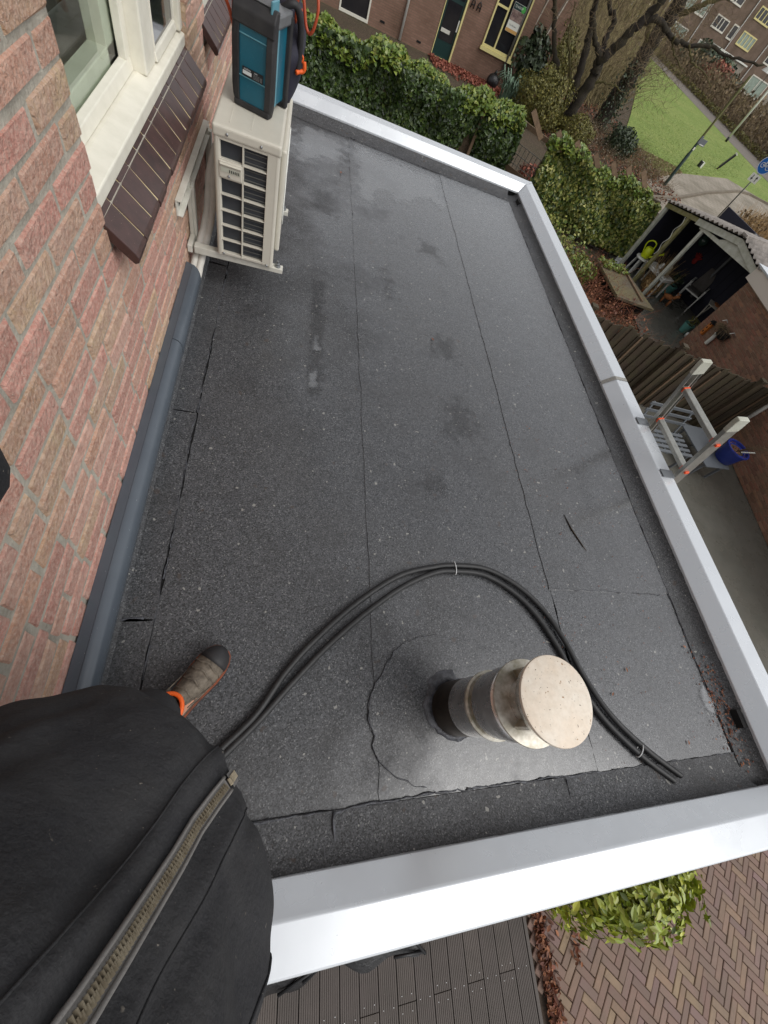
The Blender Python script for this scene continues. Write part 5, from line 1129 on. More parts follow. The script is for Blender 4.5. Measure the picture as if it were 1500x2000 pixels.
m = MB(); m.lathe([(0,0),(.11,0),(.13,.03),(.11,.03),(0,.015)], 16, (11.98,9.8,G+.531)); single(m, 'plant_saucer', M['terracotta'], 'brown saucer lying on the cream folding table', 'saucer', smooth=True)
m = MB(); m.lathe([(0,0),(.06,0),(.07,.1),(.05,.12),(0,.12)], 12, (10.75,9.0-.28,G)); single(m, 'white_jug', M['whiteplastic'], 'small white jug on the slabs against the brick wall', 'jug', smooth=True)
# raised slab
sl = thing('raised_stone_slab', 'mossy grey stone slab raised like a low table in front of the shed', 'slab', (8.3,9.4,G))
T4 = [(7.76,8.6),(8.94,8.56),(8.72,10.22),(7.76,10.2)]
m = MB(); m.prism(T4, -2.21, -2.145); m.build('slab_top', mat('mossy_slab', [srgb(98,88,72)], .85, nz=[(2.5, srgb(116,108,66), .7), (14, srgb(76,66,54), .6)], bump=(50,.4,.004)), sl, bevel=.008)
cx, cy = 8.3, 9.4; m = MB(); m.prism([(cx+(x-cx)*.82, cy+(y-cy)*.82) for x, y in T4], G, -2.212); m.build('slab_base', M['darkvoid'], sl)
m = MB(); m.bar((8.60,8.72,-2.125),(8.62,10.2,-2.125),.05,.035); m.build('edge_strip', M['fencewood'], sl)
C = vol(420, 7.8,8.7, 9.75,10.25, -2.14,-2.08); tag(leafmesh('creeping_ivy', C, np.tile([0,0,1],(420,1)), .06, 'leaf_ivytop', hang=.1), 'sparse yellow green creeper over the far end of the stone slab', 'creeper', kind='stuff')
# brambles and small conifer
tag(twigmesh('bramble', 1500, 'twig_red', lambda: (rng.uniform(5.6,8.3),rng.uniform(6.3,10.2),rng.uniform(G,G+.35)), lambda: (rng.normal(0,1),rng.normal(0,1),rng.uniform(.0,1.0)), .75, .0045, None, .35, 4), 'tangle of red brown bramble stems beyond the right roof edge', 'brambles', kind='stuff')
C = vol(2400, 5.4,8.4, 6.2,10.6, G,-2.0); C[:,2] -= .1; tag(leafmesh('bramble_leaves', C, np.tile([0,0,1],(2400,1)), .055, 'litter', hang=.2), 'scattered orange brown leaves among the bramble stems', 'leaves', kind='stuff')
C = vol(1500, 5.3,7.4, 9.6,11.6, G,-2.0); tag(leafmesh('low_plants', C, np.tile([0,0,1],(1500,1)), .08, 'leaf_ivyyel', hang=.2), 'low variegated ground plants at the foot of the ivy fence', 'plants', kind='stuff')
cs = thing('dwarf_conifer', 'small bright green feathery conifer beside the stone slab', 'conifer', (7.0,9.5,G))
C, d = blob_pts(900, (7.0,9.5,-2.25), (.5,.35,.32), .2); leafmesh('foliage', C, d, .07, 'leaf_ivytop', cs, shape='dia'); m = MB(); m.tube([(7,9.5,G),(7,9.5,-2.1)],[.03,.01],6); m.build('stem', M['stem'], cs)

# ---------------- neighbour's brick outbuilding
wa = math.atan2(-.984,-.18)
ob_ = thing('brick_outbuilding', 'brown red brick outbuilding with off white fascia beyond the plank fence', 'outbuilding', (10.28,8.36,G), wa)
m = MB(); m.box(.0,8.5,.012,2.8,0,1.76); m.build('mortar_wall', M['mortar_light'], ob_, **L)
m = MB(); m.box(-.06,8.6,-.10,2.9,1.74,2.02); m.build('fascia', M['fascia'], ob_, bevel=.004, **L)
m = MB(); m.box(-.08,8.6,-.13,2.95,2.022,2.06); m.build('roof_trim', M['trim'], ob_, bevel=.004, **L)
m = MB(); m.lathe([(.04,0),(.04,2.6)], 14, (3.36,-.06,.0)); dpp = m.build('downpipe', M['whiteplastic'], ob_, smooth=True, **L)
bv = brick_variants(1, .053, .03, 8)
wR = Matrix.Translation(V(10.28,8.36,G)) @ Matrix.Rotation(wa, 4, 'Z')
rows2 = [(0.0, 8.4, .035+k*.0625, k % 2 == 0) for k in range(27)]
def lay2():
    global lay_bricks
    allb = []
    for (y0, y1, z, par) in rows2:
        y = y0; first = par
        while y1-y > .03:
            Lb = .1 if first else rng.uniform(.2,.21); first = False; Lb = min(Lb, y1-y); allb.append((y+Lb/2, z, Lb)); y += Lb+.012
    sc = []
    for i, (x, z, Lb) in enumerate(allb):
        p = wR @ V(x,0,z); q = infront(p, 10)
        hid = x > 3.3 and False
        sc.append((Lb/q[2]**2 if q else 0, i))
    keep = {i for s, i in sorted(sc, reverse=True)[:300] if s > 0}; rest = MB(); cache = {}
    Rb = Matrix.Rotation(-PI/2, 3, 'Z')
    for i, (x, z, Lb) in enumerate(allb):
        k = int(rng.integers(0, len(bv))); Lq = round(Lb,2)
        if i in keep:
            if (k,Lq) not in cache: cache[(k,Lq)] = scaled(bv[k], Lq).mesh('brick', M['brick2'])
            o = link('brick', cache[(k,Lq)], ob_); o.location = (x, rng.uniform(-.002,.003), z); o.rotation_euler = (0,0,-PI/2)
        else:
            s = scaled(bv[k], Lb); rest.add([Rb @ V(*p)+V(x,0,z) for p in s.v], s.f)
    tag(rest.build('brickwork', M['brick2'], ob_, local=True), kind='stuff')
lay2()
def wall_item(mb, name, mt, label, cat, **k):
    mb.v = [tuple(wR @ V(*p)) for p in mb.v]; return single(mb, name, M[mt], label, cat, **k)
ih = thing('insect_hotel', 'narrow orange wooden insect hotel on the brick wall', 'insect hotel', tuple(wR @ V(.36,0,.70)), wa)
m = MB(); m.box(-.05,.05,-.07,-.005,-.17,.14); m.build('case', mat('orange_wood', [srgb(190,112,42)], .7, nz=(20, srgb(160,90,34), .6)), ih, bevel=.003, **L)
m = MB(); m.hexa([V(-.07,-.09,.12),V(.07,-.09,.12),V(.07,0,.12),V(-.07,0,.12),V(-.012,-.09,.19),V(.012,-.09,.19),V(.012,0,.19),V(-.012,0,.19)]); m.build('roof', M['darkvoid'], ih, **L)
m = MB()
for z in (-.10,.0,.09): m.lathe([(.024,0),(.024,.004),(0,.005)], 12, (0,-.068,z), 0, Matrix.Rotation(PI/2,3,'X'))
m.build('hole', M['darkvoid'], ih, **L)
m = MB(); m.lathe([(.0,-.15),(.042,-.15),(.045,-.14),(.045,.10),(.062,.11),(.062,.135),(.03,.15),(.0,.15)], 16, (.77,-.06,.68)); wall_item(m, 'wall_lamp', 'signwhite', 'white tube shaped wall lamp below the hanging basket', 'lamp', auto=40)
hb = thing('hanging_basket', 'dark half round wall basket of withered brown plants on two hooks', 'basket', tuple(wR @ V(.9,-.05,1.0)), wa)
m = MB(); rings = [[V(r*math.cos(a), -r*.8*math.sin(a)-.0, z) for a in np.linspace(0,PI,12)] for r, z in ((.05,-.22),(.16,-.16),(.23,-.02),(.24,0.0))]; m.loft(rings); m.build('basket_bowl', M['darkvoid'], hb, **L)
hbl = V(hb.location.x, hb.location.y, hb.location.z)
q = MB()
for i in range(160):
    a = rng.uniform(0,PI); p = V(.2*math.cos(a)*rng.uniform(.2,1), -.16*math.sin(a), .0); d = V(rng.normal(0,1), -abs(rng.normal(.4,.6)), rng.normal(.2,.8)).normalized(); pts = [p, p+d*.09, p+d*.16+V(0,0,-.06)]; q.tube(pts, [.004,.003,.002], 3, cap=False)
q.build('withered_plant', M['twig_brown'], hb, local=True)
for sx in (-.25,.25): m = MB(); m.tube([(sx,.04,.05),(sx,-.05,.10),(sx,-.12,.05)], .010, 6); m.build('hook', M['whiteplastic'], hb, local=True, smooth=True)
# ---------------- plank fence
fa_ = math.atan2(.18,-.984)
pf = thing('plank_fence', 'dark weathered vertical plank fence running up to the brick outbuilding', 'fence', (9.6,5.12,G), fa_)
x = .02; k = 0
while x < 6.4:
    wd = rng.uniform(.085,.125); hgt = 1.27+rng.normal(0,.012)+(.04 if rng.random() < .1 else 0)-.02*(x > 3); dep = (.0 if k % 2 else .02)
    m = MB(); lean = rng.normal(0,.006); z1 = hgt-rng.uniform(0,.03)
    m.hexa([V(x,dep,.02),V(x+wd,dep,.02),V(x+wd,dep+.018,.02),V(x,dep+.018,.02),V(x+lean,dep,hgt),V(x+wd+lean,dep,z1),V(x+wd+lean,dep+.018,z1),V(x+lean,dep+.018,hgt)]); m.build('plank', M['fence'], pf, local=True)
    x += wd*.86; k += 1
for x in (.70, 2.63, 4.6): m = MB(); m.box(x-.045,x+.045,.03,.12,0,1.36); m.box(x-.06,x+.06,.02,.135,1.36,1.40); m.build('fence_post', M['fence'], pf, bevel=.004, local=True)
for z in (.3, 1.0): m = MB(); m.box(0,6.4,-.03,-.001,z,z+.07); m.build('rail', M['fence'], pf, local=True)
# which side do the rails show: thin cover strips on the near face
for x in (.25,1.55,2.2,3.4): m = MB(); m.box(x,x+.035,.04,.062,.02,1.22); m.build('cover_strip', M['fencewood'], pf, local=True)
# ---------------- bench, table and pot below the ladder
bn = thing('garden_bench', 'grey metal slatted garden bench against the plank fence, seen through the ladder', 'bench', (7.0,4.2,G))
for k in range(5): m = MB(); y = 3.86+k*.115; m.box(6.35,7.53,y,y+.062,-2.215,-2.19); m.build('seat_slat', M['greymetal'], bn, bevel=.003)
for k in range(3): m = MB(); z = -2.06+k*.12; y = 4.47+k*.035; m.box(6.35,7.47,y,y+.02,z,z+.055); m.build('back_slat', M['greymetal'], bn, bevel=.003)
for x in (6.42,6.9,7.40): m = MB(); m.bar((x,4.40,-2.3),(x,4.57,-1.76),.035,.02); m.build('back_upright', M['greymetal'], bn); m = MB(); m.bar((x,3.86,-2.225),(x,4.44,-2.225),.035,.02); m.build('seat_support', M['greymetal'], bn)
for x in (6.42,7.48):
    for y in (3.9,4.4): m = MB(); m.bar((x,y,G),(x,y,-2.2),.04,.03); m.build('leg', M['greymetal'], bn)
tb2 = thing('grey_side_table', 'low plain grey metal table between the bench and the brick wall', 'table', (8.1,4.2,G))
m = MB(); m.prism([(7.74,4.72),(7.80,3.70),(8.46,3.74),(8.62,4.70)][::1][::-1][::-1], -2.225, -2.20); m.build('table_top', M['greymetal'], tb2, bevel=.003)
for x, y in ((7.83,4.62),(7.86,3.78),(8.38,3.8),(8.5,4.6)): m = MB(); m.bar((x,y,G),(x,y,-2.226),.04,.04); m.build('leg', M['greymetal'], tb2)
t = potted('blue_plant_pot', 'cobalt blue glazed pot with bare twigs standing on the grey table', 8.40, 3.98, .225, .31, 'bluepot', 'litter', 0, .1, z=-2.198)
m = MB(); m.lathe([(.205,.262),(.0,.275)], 22, (8.40,3.98,-2.198)); m.build('bark_mulch', M['terracotta'], t)
C = np.column_stack([8.40+rng.normal(0,.09,120), 3.98+rng.normal(0,.09,120), np.full(120,-1.918)]); leafmesh('dead_leaves', C, np.tile([0,0,1],(120,1)), .035, 'litter', t, shape='dia', hang=.1)
m = MB()
for k in range(7): a = rng.uniform(0,6.28); m.tube(catmull([(8.42,3.96,-1.93),(8.55+.1*math.cos(a),3.9+.1*math.sin(a),-1.75),(8.78+.2*math.cos(a),3.78+.14*math.sin(a),-1.6)],4), [.006-.0004*i for i in range(9)], 4)
m.build('bare_twigs', M['stem'], t, smooth=True)
m = MB(); m.bar((8.46,3.93,-1.915),(8.62,3.86,-1.80),.025,.006); m.build('plant_label', M['signwhite'], t)
C = np.column_stack([9.35-.17*0+rng.normal(0,.10,500)-.0, rng.uniform(1.2,4.6,500), np.full(500,-2.59)+rng.uniform(0,.03,500)]); C[:,0] = 9.05+.18*C[:,1]*.8+.12-abs(rng.normal(0,.12,500)); tag(leafmesh('wall_foot_litter', C, np.tile([0,0,1],(500,1)), .05, 'litter', shape='dia', hang=.1), 'line of dead leaves and moss at the foot of the brick wall', 'dead leaves', kind='stuff')

# ---------------- front: composite deck, clinker paving, shrub, tarpaulin
dk = thing('deck', 'grey brown grooved composite decking below the front roof edge', 'deck', (1.3,-2,G))
bw = .1435
for i in range(-4, 14):
    x0 = .46+.1495*i; x1 = x0+bw
    js = [-.52, -1.955 if i % 2 == 0 else -3.2, -5.2]
    for ya, yb in zip(js[:-1], js[1:]):
        prof = [(x0,-2.625)]; ng = 9
        for g in range(ng):
            a = x0+bw*g/ng; w_ = bw/ng; prof += [(a+w_*.12,-2.575),(a+w_*.62,-2.575),(a+w_*.66,-2.579),(a+w_*.96,-2.579)]
        prof += [(x1,-2.579),(x1,-2.625)]
        m = MB(); m.extrude([(x,0,z) for x, z in prof], (0,ya-.003,0), (0,yb+.003,0)); m.build('deck_board', M['deck'], dk)
m = MB(); m.box(-.3,2.56,-5.2,-.52,-2.628,-2.615); m.build('deck_void', M['darkvoid'], dk)
m = MB()
for i in range(0, 14):
    for yy in ((-1.91,-2.0) if i % 2 == 0 else (-1.955,)):
        for dx in (.03,.11): m.lathe([(.003,0),(.003,.0015),(0,.002)], 6, (.46+.1495*i+dx, yy, -2.5745))
m.build('deck_screw', M['label_white'], dk)
m = MB(); m.box(2.555,2.585,-5.2,-.52,-2.63,-2.574); m.build('edge_board', M['deck'], dk)
pv = struct((lambda q: (q.add([(2.59,-6,-2.612),(9.3,-6,-2.612),(9.3,-.4,-2.612),(2.59,-.4,-2.612)], [(0,1,2,3)]), q)[1])(MB()), 'clinker_paving', M['sand'])
U_ = .0665; bl, bwid = U_*3-.006, U_-.005
cv_ = []
for k in range(6):
    b = MB(); jj = lambda: rng.uniform(-.0015,.0015)
    lo = [V(sx*bl/2+jj(), sy*bwid/2+jj(), -.02) for sx, sy in ((-1,-1),(1,-1),(1,1),(-1,1))]; md = [V(p.x,p.y,.004) for p in lo]; hi = [V(p.x*(1-.006/bl*2) , p.y*(1-.005/bwid*2), .0075+jj()*.5) for p in lo]
    b.add(lo+md+hi, [(i,(i+1)%4,4+(i+1)%4,4+i) for i in range(4)]+[(4+i,4+(i+1)%4,8+(i+1)%4,8+i) for i in range(4)]+[(8,9,10,11)]); cv_.append(b.mesh('clinker', M['clinker']))
a45 = math.radians(44); ca, sa = math.cos(a45), math.sin(a45); items = []
for gx in range(-90, 150):
    for gy in range(-90, 150):
        r6 = (gx-gy) % 6
        if r6 == 0: cxx, cyy, rot = (gx+1.5)*U_, (gy+.5)*U_, 0
        elif r6 == 5: cxx, cyy, rot = (gx+.5)*U_, (gy+1.5)*U_, PI/2
        else: continue
        X = 4.3+cxx*ca-cyy*sa; Y = -3.6+cxx*sa+cyy*ca
        if 2.68 < X < 8.6 and -4.6 < Y < -.55: items.append((X, Y, rot+a45))
sc = []
for i, (X, Y, r) in enumerate(items):
    q = infront((X,Y,G), 10); sc.append((1/q[2] if q else 0, i))
keep = {i for s, i in sorted(sc, reverse=True)[:300] if s > 0}; rest = MB()
for i, (X, Y, r) in enumerate(items):
    k = int(rng.integers(0,6)); dz = rng.normal(0,.0015)
    if i in keep:
        o = link('clinker', cv_[k], pv); o.location = (X,Y,G+dz); o.rotation_euler = (rng.normal(0,.006),rng.normal(0,.006),r+rng.normal(0,.008))
    else:
        me = cv_[k]; Rr = Matrix.Rotation(r+rng.normal(0,.006), 3, 'Z'); rest.add([Rr @ v.co+V(X,Y,G+dz) for v in me.vertices], [tuple(p.vertices) for p in me.polygons])
tag(rest.build('clinkers', M['clinker'], pv), kind='stuff')
n = 1300; C = np.column_stack([2.66+abs(rng.normal(0,.07,n)), rng.uniform(-3.3,-.6,n), -2.59+rng.uniform(0,.035,n)]); tag(leafmesh('fallen_leaves', C, np.tile([0,0,1],(n,1)), .055, 'litter', shape='oval', hang=.1), 'strip of wet red brown fallen leaves along the deck edge', 'fallen leaves', kind='stuff')
for i, (x, y, z, s) in enumerate(((3.05,-1.93,-2.58,.05),)):
    C = np.column_stack([x+rng.normal(0,.03,26), y+rng.normal(0,.05,26), np.full(26,-2.585)+rng.uniform(0,.03,26)]); tag(leafmesh('leaf_clump', C, np.tile([0,0,1],(26,1)), .045, 'litter', shape='oval', hang=.1), 'small clump of dead leaves on the herringbone clinkers below the shrub', 'leaf clump', kind='stuff')
bs = thing('green_shrub', 'round bright yellow green leafy shrub over the herringbone paving', 'shrub', (3.35,-1.35,G))
bc = (3.32,-1.38,-2.08); C, d = blob_pts(4200, bc, (.72,.37,.46), .25); 
leafmesh('foliage', C, d*1.0, .07, 'leaf_bush', bs, shape='oval', hang=.15, jit=.5)['kind'] = 'stuff'
lm = []
for k in range(5):
    b = MB(); b.add([(0,-.5,0),(.25,-.15,.07),(.21,.2,.06),(0,.55,-.05+.02*k),(-.21,.2,.06),(-.25,-.15,.07)], [(0,1,2,3),(0,3,4,5)]); lm.append(b.mesh('leaf', M['leaf_bush']))
C, d = blob_pts(290, bc, (.74,.38,.46), .92); bl_ = Vector(bs.location)
for c, dv in zip(C, d):
    o = link('leaf', lm[int(rng.integers(0,5))], bs); nv = (V(*dv)+V(*rng.normal(0,.35,3))+V(0,0,.4)).normalized()
    o.location = V(*c)-bl_; o.rotation_euler = (nv.to_track_quat('Z','Y') @ Euler((0,0,rng.uniform(0,6.28))).to_quaternion()).to_euler(); s = rng.uniform(.065,.10); o.scale = (s,s,s)
m = MB()
for k in range(9): a = rng.uniform(0,6.28); m.tube([(3.32,-1.36,G),(3.32+.2*math.cos(a),-1.37+.12*math.sin(a),-2.3),(3.32+.5*math.cos(a),-1.37+.25*math.sin(a),-1.9)], [.018,.012,.005], 5)
m.build('stem', M['stem'], bs)
tp_ = thing('tarpaulin', 'crumpled black tarpaulin lying on the deck under the front roof edge', 'tarpaulin', (.7,-1.2,G))
m = MB(); nx, ny = 34, 18; vs = []
for i in range(nx+1):
    for j in range(ny+1):
        x = -.25+1.8*i/nx; w_ = 1.20-.07*x; y = -.56-(w_+.05*math.sin(5*x+1)+.04*math.sin(13*x))*j/ny; z = -2.571+.30*math.sin(PI*min(1,j/ny*1.0))**.7*(1-.55*max(0,x-.2))+.03*math.sin(9*x+3*y)*math.sin(11*y-4*x)*math.sin(PI*j/ny); vs.append((x,y,z))
m.add(vs, [(i*(ny+1)+j,(i+1)*(ny+1)+j,(i+1)*(ny+1)+j+1,i*(ny+1)+j+1) for i in range(nx) for j in range(ny)]); m.build('cloth', M['tarp'], tp_, smooth=True)
for (a, b) in (((.62,-1.66,-2.5),(.86,-1.5,-2.38)),((1.32,-1.66,-2.5),(1.60,-1.70,-2.56)),((1.40,-1.5,-2.45),(1.60,-1.71,-2.56)),((.45,-1.7,-2.52),(.75,-1.55,-2.4))): m = MB(); m.tube([a,b], .012, 6); m.build('support_rod', M['black'], tp_, smooth=True)
# ================================================================== house across the yard
oh = thing('terraced_house', 'long brown brick house with cream framed bay window and dark green door', 'house', (1.0,23.7,G))
YH = 23.7
m = MB()
for x0,x1,z0,z1 in ((-16,1.15,-2.9,2.0),(1.15,2.28,-2.9,-2.60),(1.15,2.28,-.7,2.0),(2.28,4.95,-2.9,2.0),(4.95,5.78,-.45,2.0),(5.78,6.82,-2.9,2.0),(6.82,8.2,-2.9,-1.75),(6.82,8.2,.6,2.0),(8.2,8.6,-2.9,2.0)):
    m.box(x0,x1,YH,YH+.3,z0,z1)
m.box(-16,8.6,YH+.32,YH+7,-2.9,1.95); m.build('wall', M['wall_far'], oh)
m = MB(); m.hexa([V(-16.3,YH-.4,1.95),V(8.9,YH-.4,1.95),V(8.9,YH+3.7,4.1),V(-16.3,YH+3.7,4.1),V(-16.3,YH-.4,2.1),V(8.9,YH-.4,2.1),V(8.9,YH+3.7,4.25),V(-16.3,YH+3.7,4.25)]); m.hexa([V(-16.3,YH+7.8,1.95),V(8.9,YH+7.8,1.95),V(8.9,YH+3.72,4.1),V(-16.3,YH+3.72,4.1),V(-16.3,YH+7.8,2.1),V(8.9,YH+7.8,2.1),V(8.9,YH+3.72,4.25),V(-16.3,YH+3.72,4.25)]); m.build('roof', M['rooftile'], oh)
m = MB(); m.box(-16,8.6,YH-.03,YH-.001,-2.9,-2.62); m.build('plinth', mat('mossy_plinth', [srgb(96,88,66)], .95, nz=(2, srgb(80,80,52), .7)), oh)
def win(par, x0,x1,z0,z1,y, fm, gm, muls=(), trans=(), t=.06, name='window'):
    m = MB(); m.box(x0,x1,y-.06,y+.02,z0,z0+t*1.3); m.box(x0,x1,y-.05,y+.02,z1-t,z1); m.box(x0,x0+t,y-.05,y+.02,z0+t,z1-t); m.box(x1-t,x1,y-.05,y+.02,z0+t,z1-t)
    for a in muls: m.box(a-t/2,a+t/2,y-.045,y+.02,z0+t,z1-t)
    for a, b, z in trans: m.box(a,b,y-.04,y+.02,z-t/2,z+t/2)
    f = m.build(name, fm, par)
    m = MB(); m.box(x0+t*.5,x1-t*.5,y+.0,y+.012,z0+t*.5,z1-t*.5); m.build('pane', gm, f); return f
win(oh, 1.15,2.28,-2.6,-.7,YH+.03, M['whiteframe'], M['glass'])
bw_ = win(oh, 6.82,8.18,-1.72,.6,YH-.0, M['cream_frame'], M['glass'], muls=(7.36,), trans=((6.85,7.36,-.62),))
m = MB(); m.box(6.78,8.25,YH-.10,YH,-1.82,-1.725); m.build('window_sill', M['cream_frame'], oh)
m = MB(); m.box(4.98,5.74,YH+.06,YH+.10,-2.56,-.45); d_ = m.build('door', M['door'], oh)
m = MB(); m.box(5.06,5.66,YH+.05,YH+.062,-2.1,-1.1); m.box(5.06,5.66,YH+.05,YH+.062,-1.0,-.5); m.build('pane', M['glass'], d_)
m = MB(); m.box(5.08,5.46,YH+.03,YH+.055,-1.90,-1.80); m.build('letter_box', M['white_metal'], d_)
m = MB(); m.box(5.66,5.71,YH+.02,YH+.06,-1.75,-1.45); m.build('handle', M['signwhite'], d_)
m = MB(); m.box(5.74,5.80,YH-.03,YH+.1,-2.6,-.4); m.box(4.93,4.98,YH+.0,YH+.1,-2.6,-.4); m.box(4.93,5.80,YH-.04,YH+.1,-2.63,-2.56); m.build('door_frame', M['cream_frame'], oh)
for x, z0 in ((3.6,-2.6),(8.02,-2.55)): m = MB(); m.lathe([(.045,z0),(.045,1.95)], 10, (x,YH-.07,0)); m.build('downpipe', M['polegrey'] if x > 5 else M['whiteplastic'], oh, smooth=True)
m = MB()
for x, z in ((2.82,-2.38),(4.36,-2.42)): m.box(x-.09,x+.09,YH-.012,YH-.002,z-.03,z+.03)
m.build('air_brick', M['darkvoid'], oh)
m = MB()
for x in (5.98,6.24):
    m.tube([(x-.07,YH-.02,-1.02),(x-.05,YH-.03,-.84),(x+.0,YH-.03,-.78),(x+.06,YH-.03,-.86),(x+.06,YH-.02,-1.02)], .018, 6); m.tube([(x-.06,YH-.025,-.93),(x+.06,YH-.025,-.93)], .015, 6)
m.build('wall_ornament', M['black'], oh, smooth=True)
po_ = thing('for_sale_sign', 'white estate agent sign with green corner hanging in the bay window', 'sign', (7.73,YH-.1,-1.1))
m = MB(); m.box(7.48,7.99,YH-.095,YH-.075,-1.09,-.36); m.build('board', M['signwhite'], po_)
m = MB(); m.box(7.485,7.985,YH-.099,YH-.0955,-.80,-.53); m.build('photo', M['photo_print'], po_)
m = MB(); m.box(7.485,7.985,YH-.099,YH-.0955,-.525,-.365); tpn = m.build('top_band', M['door'], po_)
m = MB(); m.lathe([(.085,0),(.085,.003)], 20, (7.90,YH-.0995,-.45), 0, Matrix.Rotation(PI/2,3,'X')); m.build('green_disc', M['signgreen'], po_)
m = MB(); m.box(7.485,7.985,YH-.099,YH-.0955,-1.085,-1.0); m.build('ochre_band', M['ochre'], po_)
text('TE KOOP', .085, M['signwhite'], frame((7.70,YH-.1035,-.445),(1,0,0),(0,0,1)), 'sign_text', po_).location = -Vector(po_.location)
text('De Makelaar', .06, M['door'], frame((7.72,YH-.1,-.91),(1,0,0),(0,0,1)), 'sign_text', po_).location = -Vector(po_.location)
m = MB(); m.ball((7.68,23.3,-2.42), (.26,.22,.24), 0, 14, 9); m.tube([(7.68,23.3,-2.2),(7.70,23.28,-2.08)], [.07,.03], 7); single(m, 'rubbish_bag', M['tarp'], 'tied black rubbish bag against the far house wall', 'rubbish bag', smooth=True)
n = 2600; C = np.column_stack([rng.uniform(4.9,8.6,n), 23.65-abs(rng.normal(0,.5,n))*1.1, np.full(n,-2.6)+rng.uniform(0,.06,n)]); tag(leafmesh('red_leaf_litter', C, np.tile([0,0,1],(n,1)), .12, 'shrub_red', shape='oval', hang=.1), 'carpet of red fallen leaves along the far house wall', 'fallen leaves', kind='stuff')
# brick side wall with timber beyond the bay window
sw = thing('garden_wall', 'brick garden wall with pale timber props right of the bay window', 'wall', (9.5,25.0,G))
m = MB(); m.box(8.62,10.4,25.0,25.2,-2.7,1.0); m.build('brick_wall', M['wall_far'], sw)
for a, b in (((8.75,24.7,-1.9),(9.15,24.9,.3)),((9.35,24.6,-1.6),(9.95,24.9,.6))): m = MB(); m.bar(a,b,.09,.06); m.build('timber_prop', M['pale_paver'], sw)

# ================================================================== wild garden: trees, shrubs, twigs
def limb(q, pts, r0, r1, jit=.0, n=9):
    P = catmull(pts, 7); k = len(P)
    P = [p+V(*rng.normal(0,.02,3)) for p in P]
    q.tube(P, [(r0+(r1-r0)*i/(k-1))*(1+.10*math.sin(i*1.9+r0*50)) for i in range(k)], n)
def dep(pts, dy, dx=0):        # move a limb gradually away from its root
    k = len(pts)-1; return [(x+dx*i/k, y+dy*i/k, z) for i, (x,y,z) in enumerate(pts)]
t1 = thing('bare_tree', 'large bare multi stemmed tree with dark mossy trunk behind the ivy fence', 'tree', (10.58,21.7,G))
q = MB(); limb(q, [(10.56,21.71,-2.7),(10.73,21.62,-2.02),(10.85,21.57,-1.04),(10.81,21.59,-.41)], .24, .19); limb(q, [(10.81,21.59,-.41),(11.02,21.48,.02),(11.28,21.36,.64),(11.52,21.24,1.22),(11.8,21.1,2.0),(12.3,20.9,3.4)], .17, .08)
q.build('trunk', M['bark'], t1, smooth=True)
for pts, r0, r1, dy in (([(10.56,21.7,-2.66),(10.27,21.85,-2.08),(9.79,22.08,-1.29),(9.24,22.35,-.75),(8.89,22.52,-.17),(8.64,22.64,.22),(8.3,22.8,1.3)],.13,.05,.5),
    ([(10.5,21.74,-2.5),(10.41,21.78,-1.46),(10.23,21.87,-.66),(9.91,22.02,.13),(9.62,22.17,.62),(9.4,22.2,1.6)],.17,.08,-.5),
    ([(10.79,21.59,-.39),(10.67,21.65,.07),(10.73,21.62,.53),(10.38,21.79,.75),(10.2,21.88,1.2)],.12,.05,.7),
    ([(10.79,21.59,-.39),(10.3,21.84,-.1),(9.72,22.12,.42),(9.54,22.2,.9)],.11,.05,-.6),
    ([(11.28,21.36,.64),(11.63,21.18,1.0),(12.13,20.94,1.0),(12.51,20.76,.91),(13.06,20.49,.96),(13.72,20.16,1.18),(14.45,19.81,1.24),(15.6,19.3,1.5)],.11,.03,.3),
    ([(12.51,20.76,.95),(12.7,20.7,.75),(13.2,20.5,.55),(13.7,20.3,.45)],.04,.012,.4),
    ([(13.06,20.49,1.0),(13.4,20.3,.75),(14.0,20.1,.7),(14.6,19.8,.5)],.035,.010,.2),
    ([(10.85,21.57,-1.0),(11.3,21.3,-.75),(11.7,21.2,-.7),(12.1,21.1,-.72)],.045,.012,-.2),
    ([(10.4,21.8,-1.5),(10.0,22,-.9),(9.5,22.2,-.3),(9.3,22.3,.4)],.06,.02,.4)):
    q = MB(); limb(q, dep(pts, dy), r0, r1); q.build('limb', M['bark'] if r0 > .1 else M['bark_moss'], t1, smooth=True)
twigmesh('twigs', 1100, 'twig_brown', lambda: (rng.uniform(8.3,13.8),rng.uniform(20.8,23.2),rng.uniform(-.3,2.4)), lambda: (rng.normal(.1,.6),rng.normal(0,.5),rng.normal(.25,.6)), 1.1, .0055, t1, .3, 4)
t2 = thing('bare_tree', 'thick leaning ivy grown tree trunk beside the green grass', 'tree', (14.3,25.36,G))
q = MB(); limb(q, [(14.31,25.36,-2.7),(14.34,25.34,-1.53),(14.44,25.29,-.35),(14.43,25.29,.44),(14.51,25.25,1.21),(14.53,25.23,1.9),(14.6,25.2,3.5)], .36, .24, n=12); q.build('trunk', M['bark'], t2, smooth=True)
for pts, r0, r1 in (([(14.43,25.29,.44),(14.44,25.28,1.04),(15.14,24.89,1.69),(15.6,24.63,2.09),(16.5,24.3,2.6)],.14,.05),([(14.4,25.3,-.1),(14.0,25.3,.6),(13.6,25.4,1.3),(13.3,25.4,2.2)],.12,.05)):
    q = MB(); limb(q, pts, r0, r1); q.build('limb', M['bark_moss'], t2, smooth=True)
C = np.column_stack([14.34+rng.normal(0,.24,900), 25.15+rng.normal(0,.22,900), rng.uniform(-2.5,-.2,900)]); leafmesh('ivy_cover', C, np.tile([-.4,-.8,.3],(900,1)), .085, 'shrub_dark', t2)
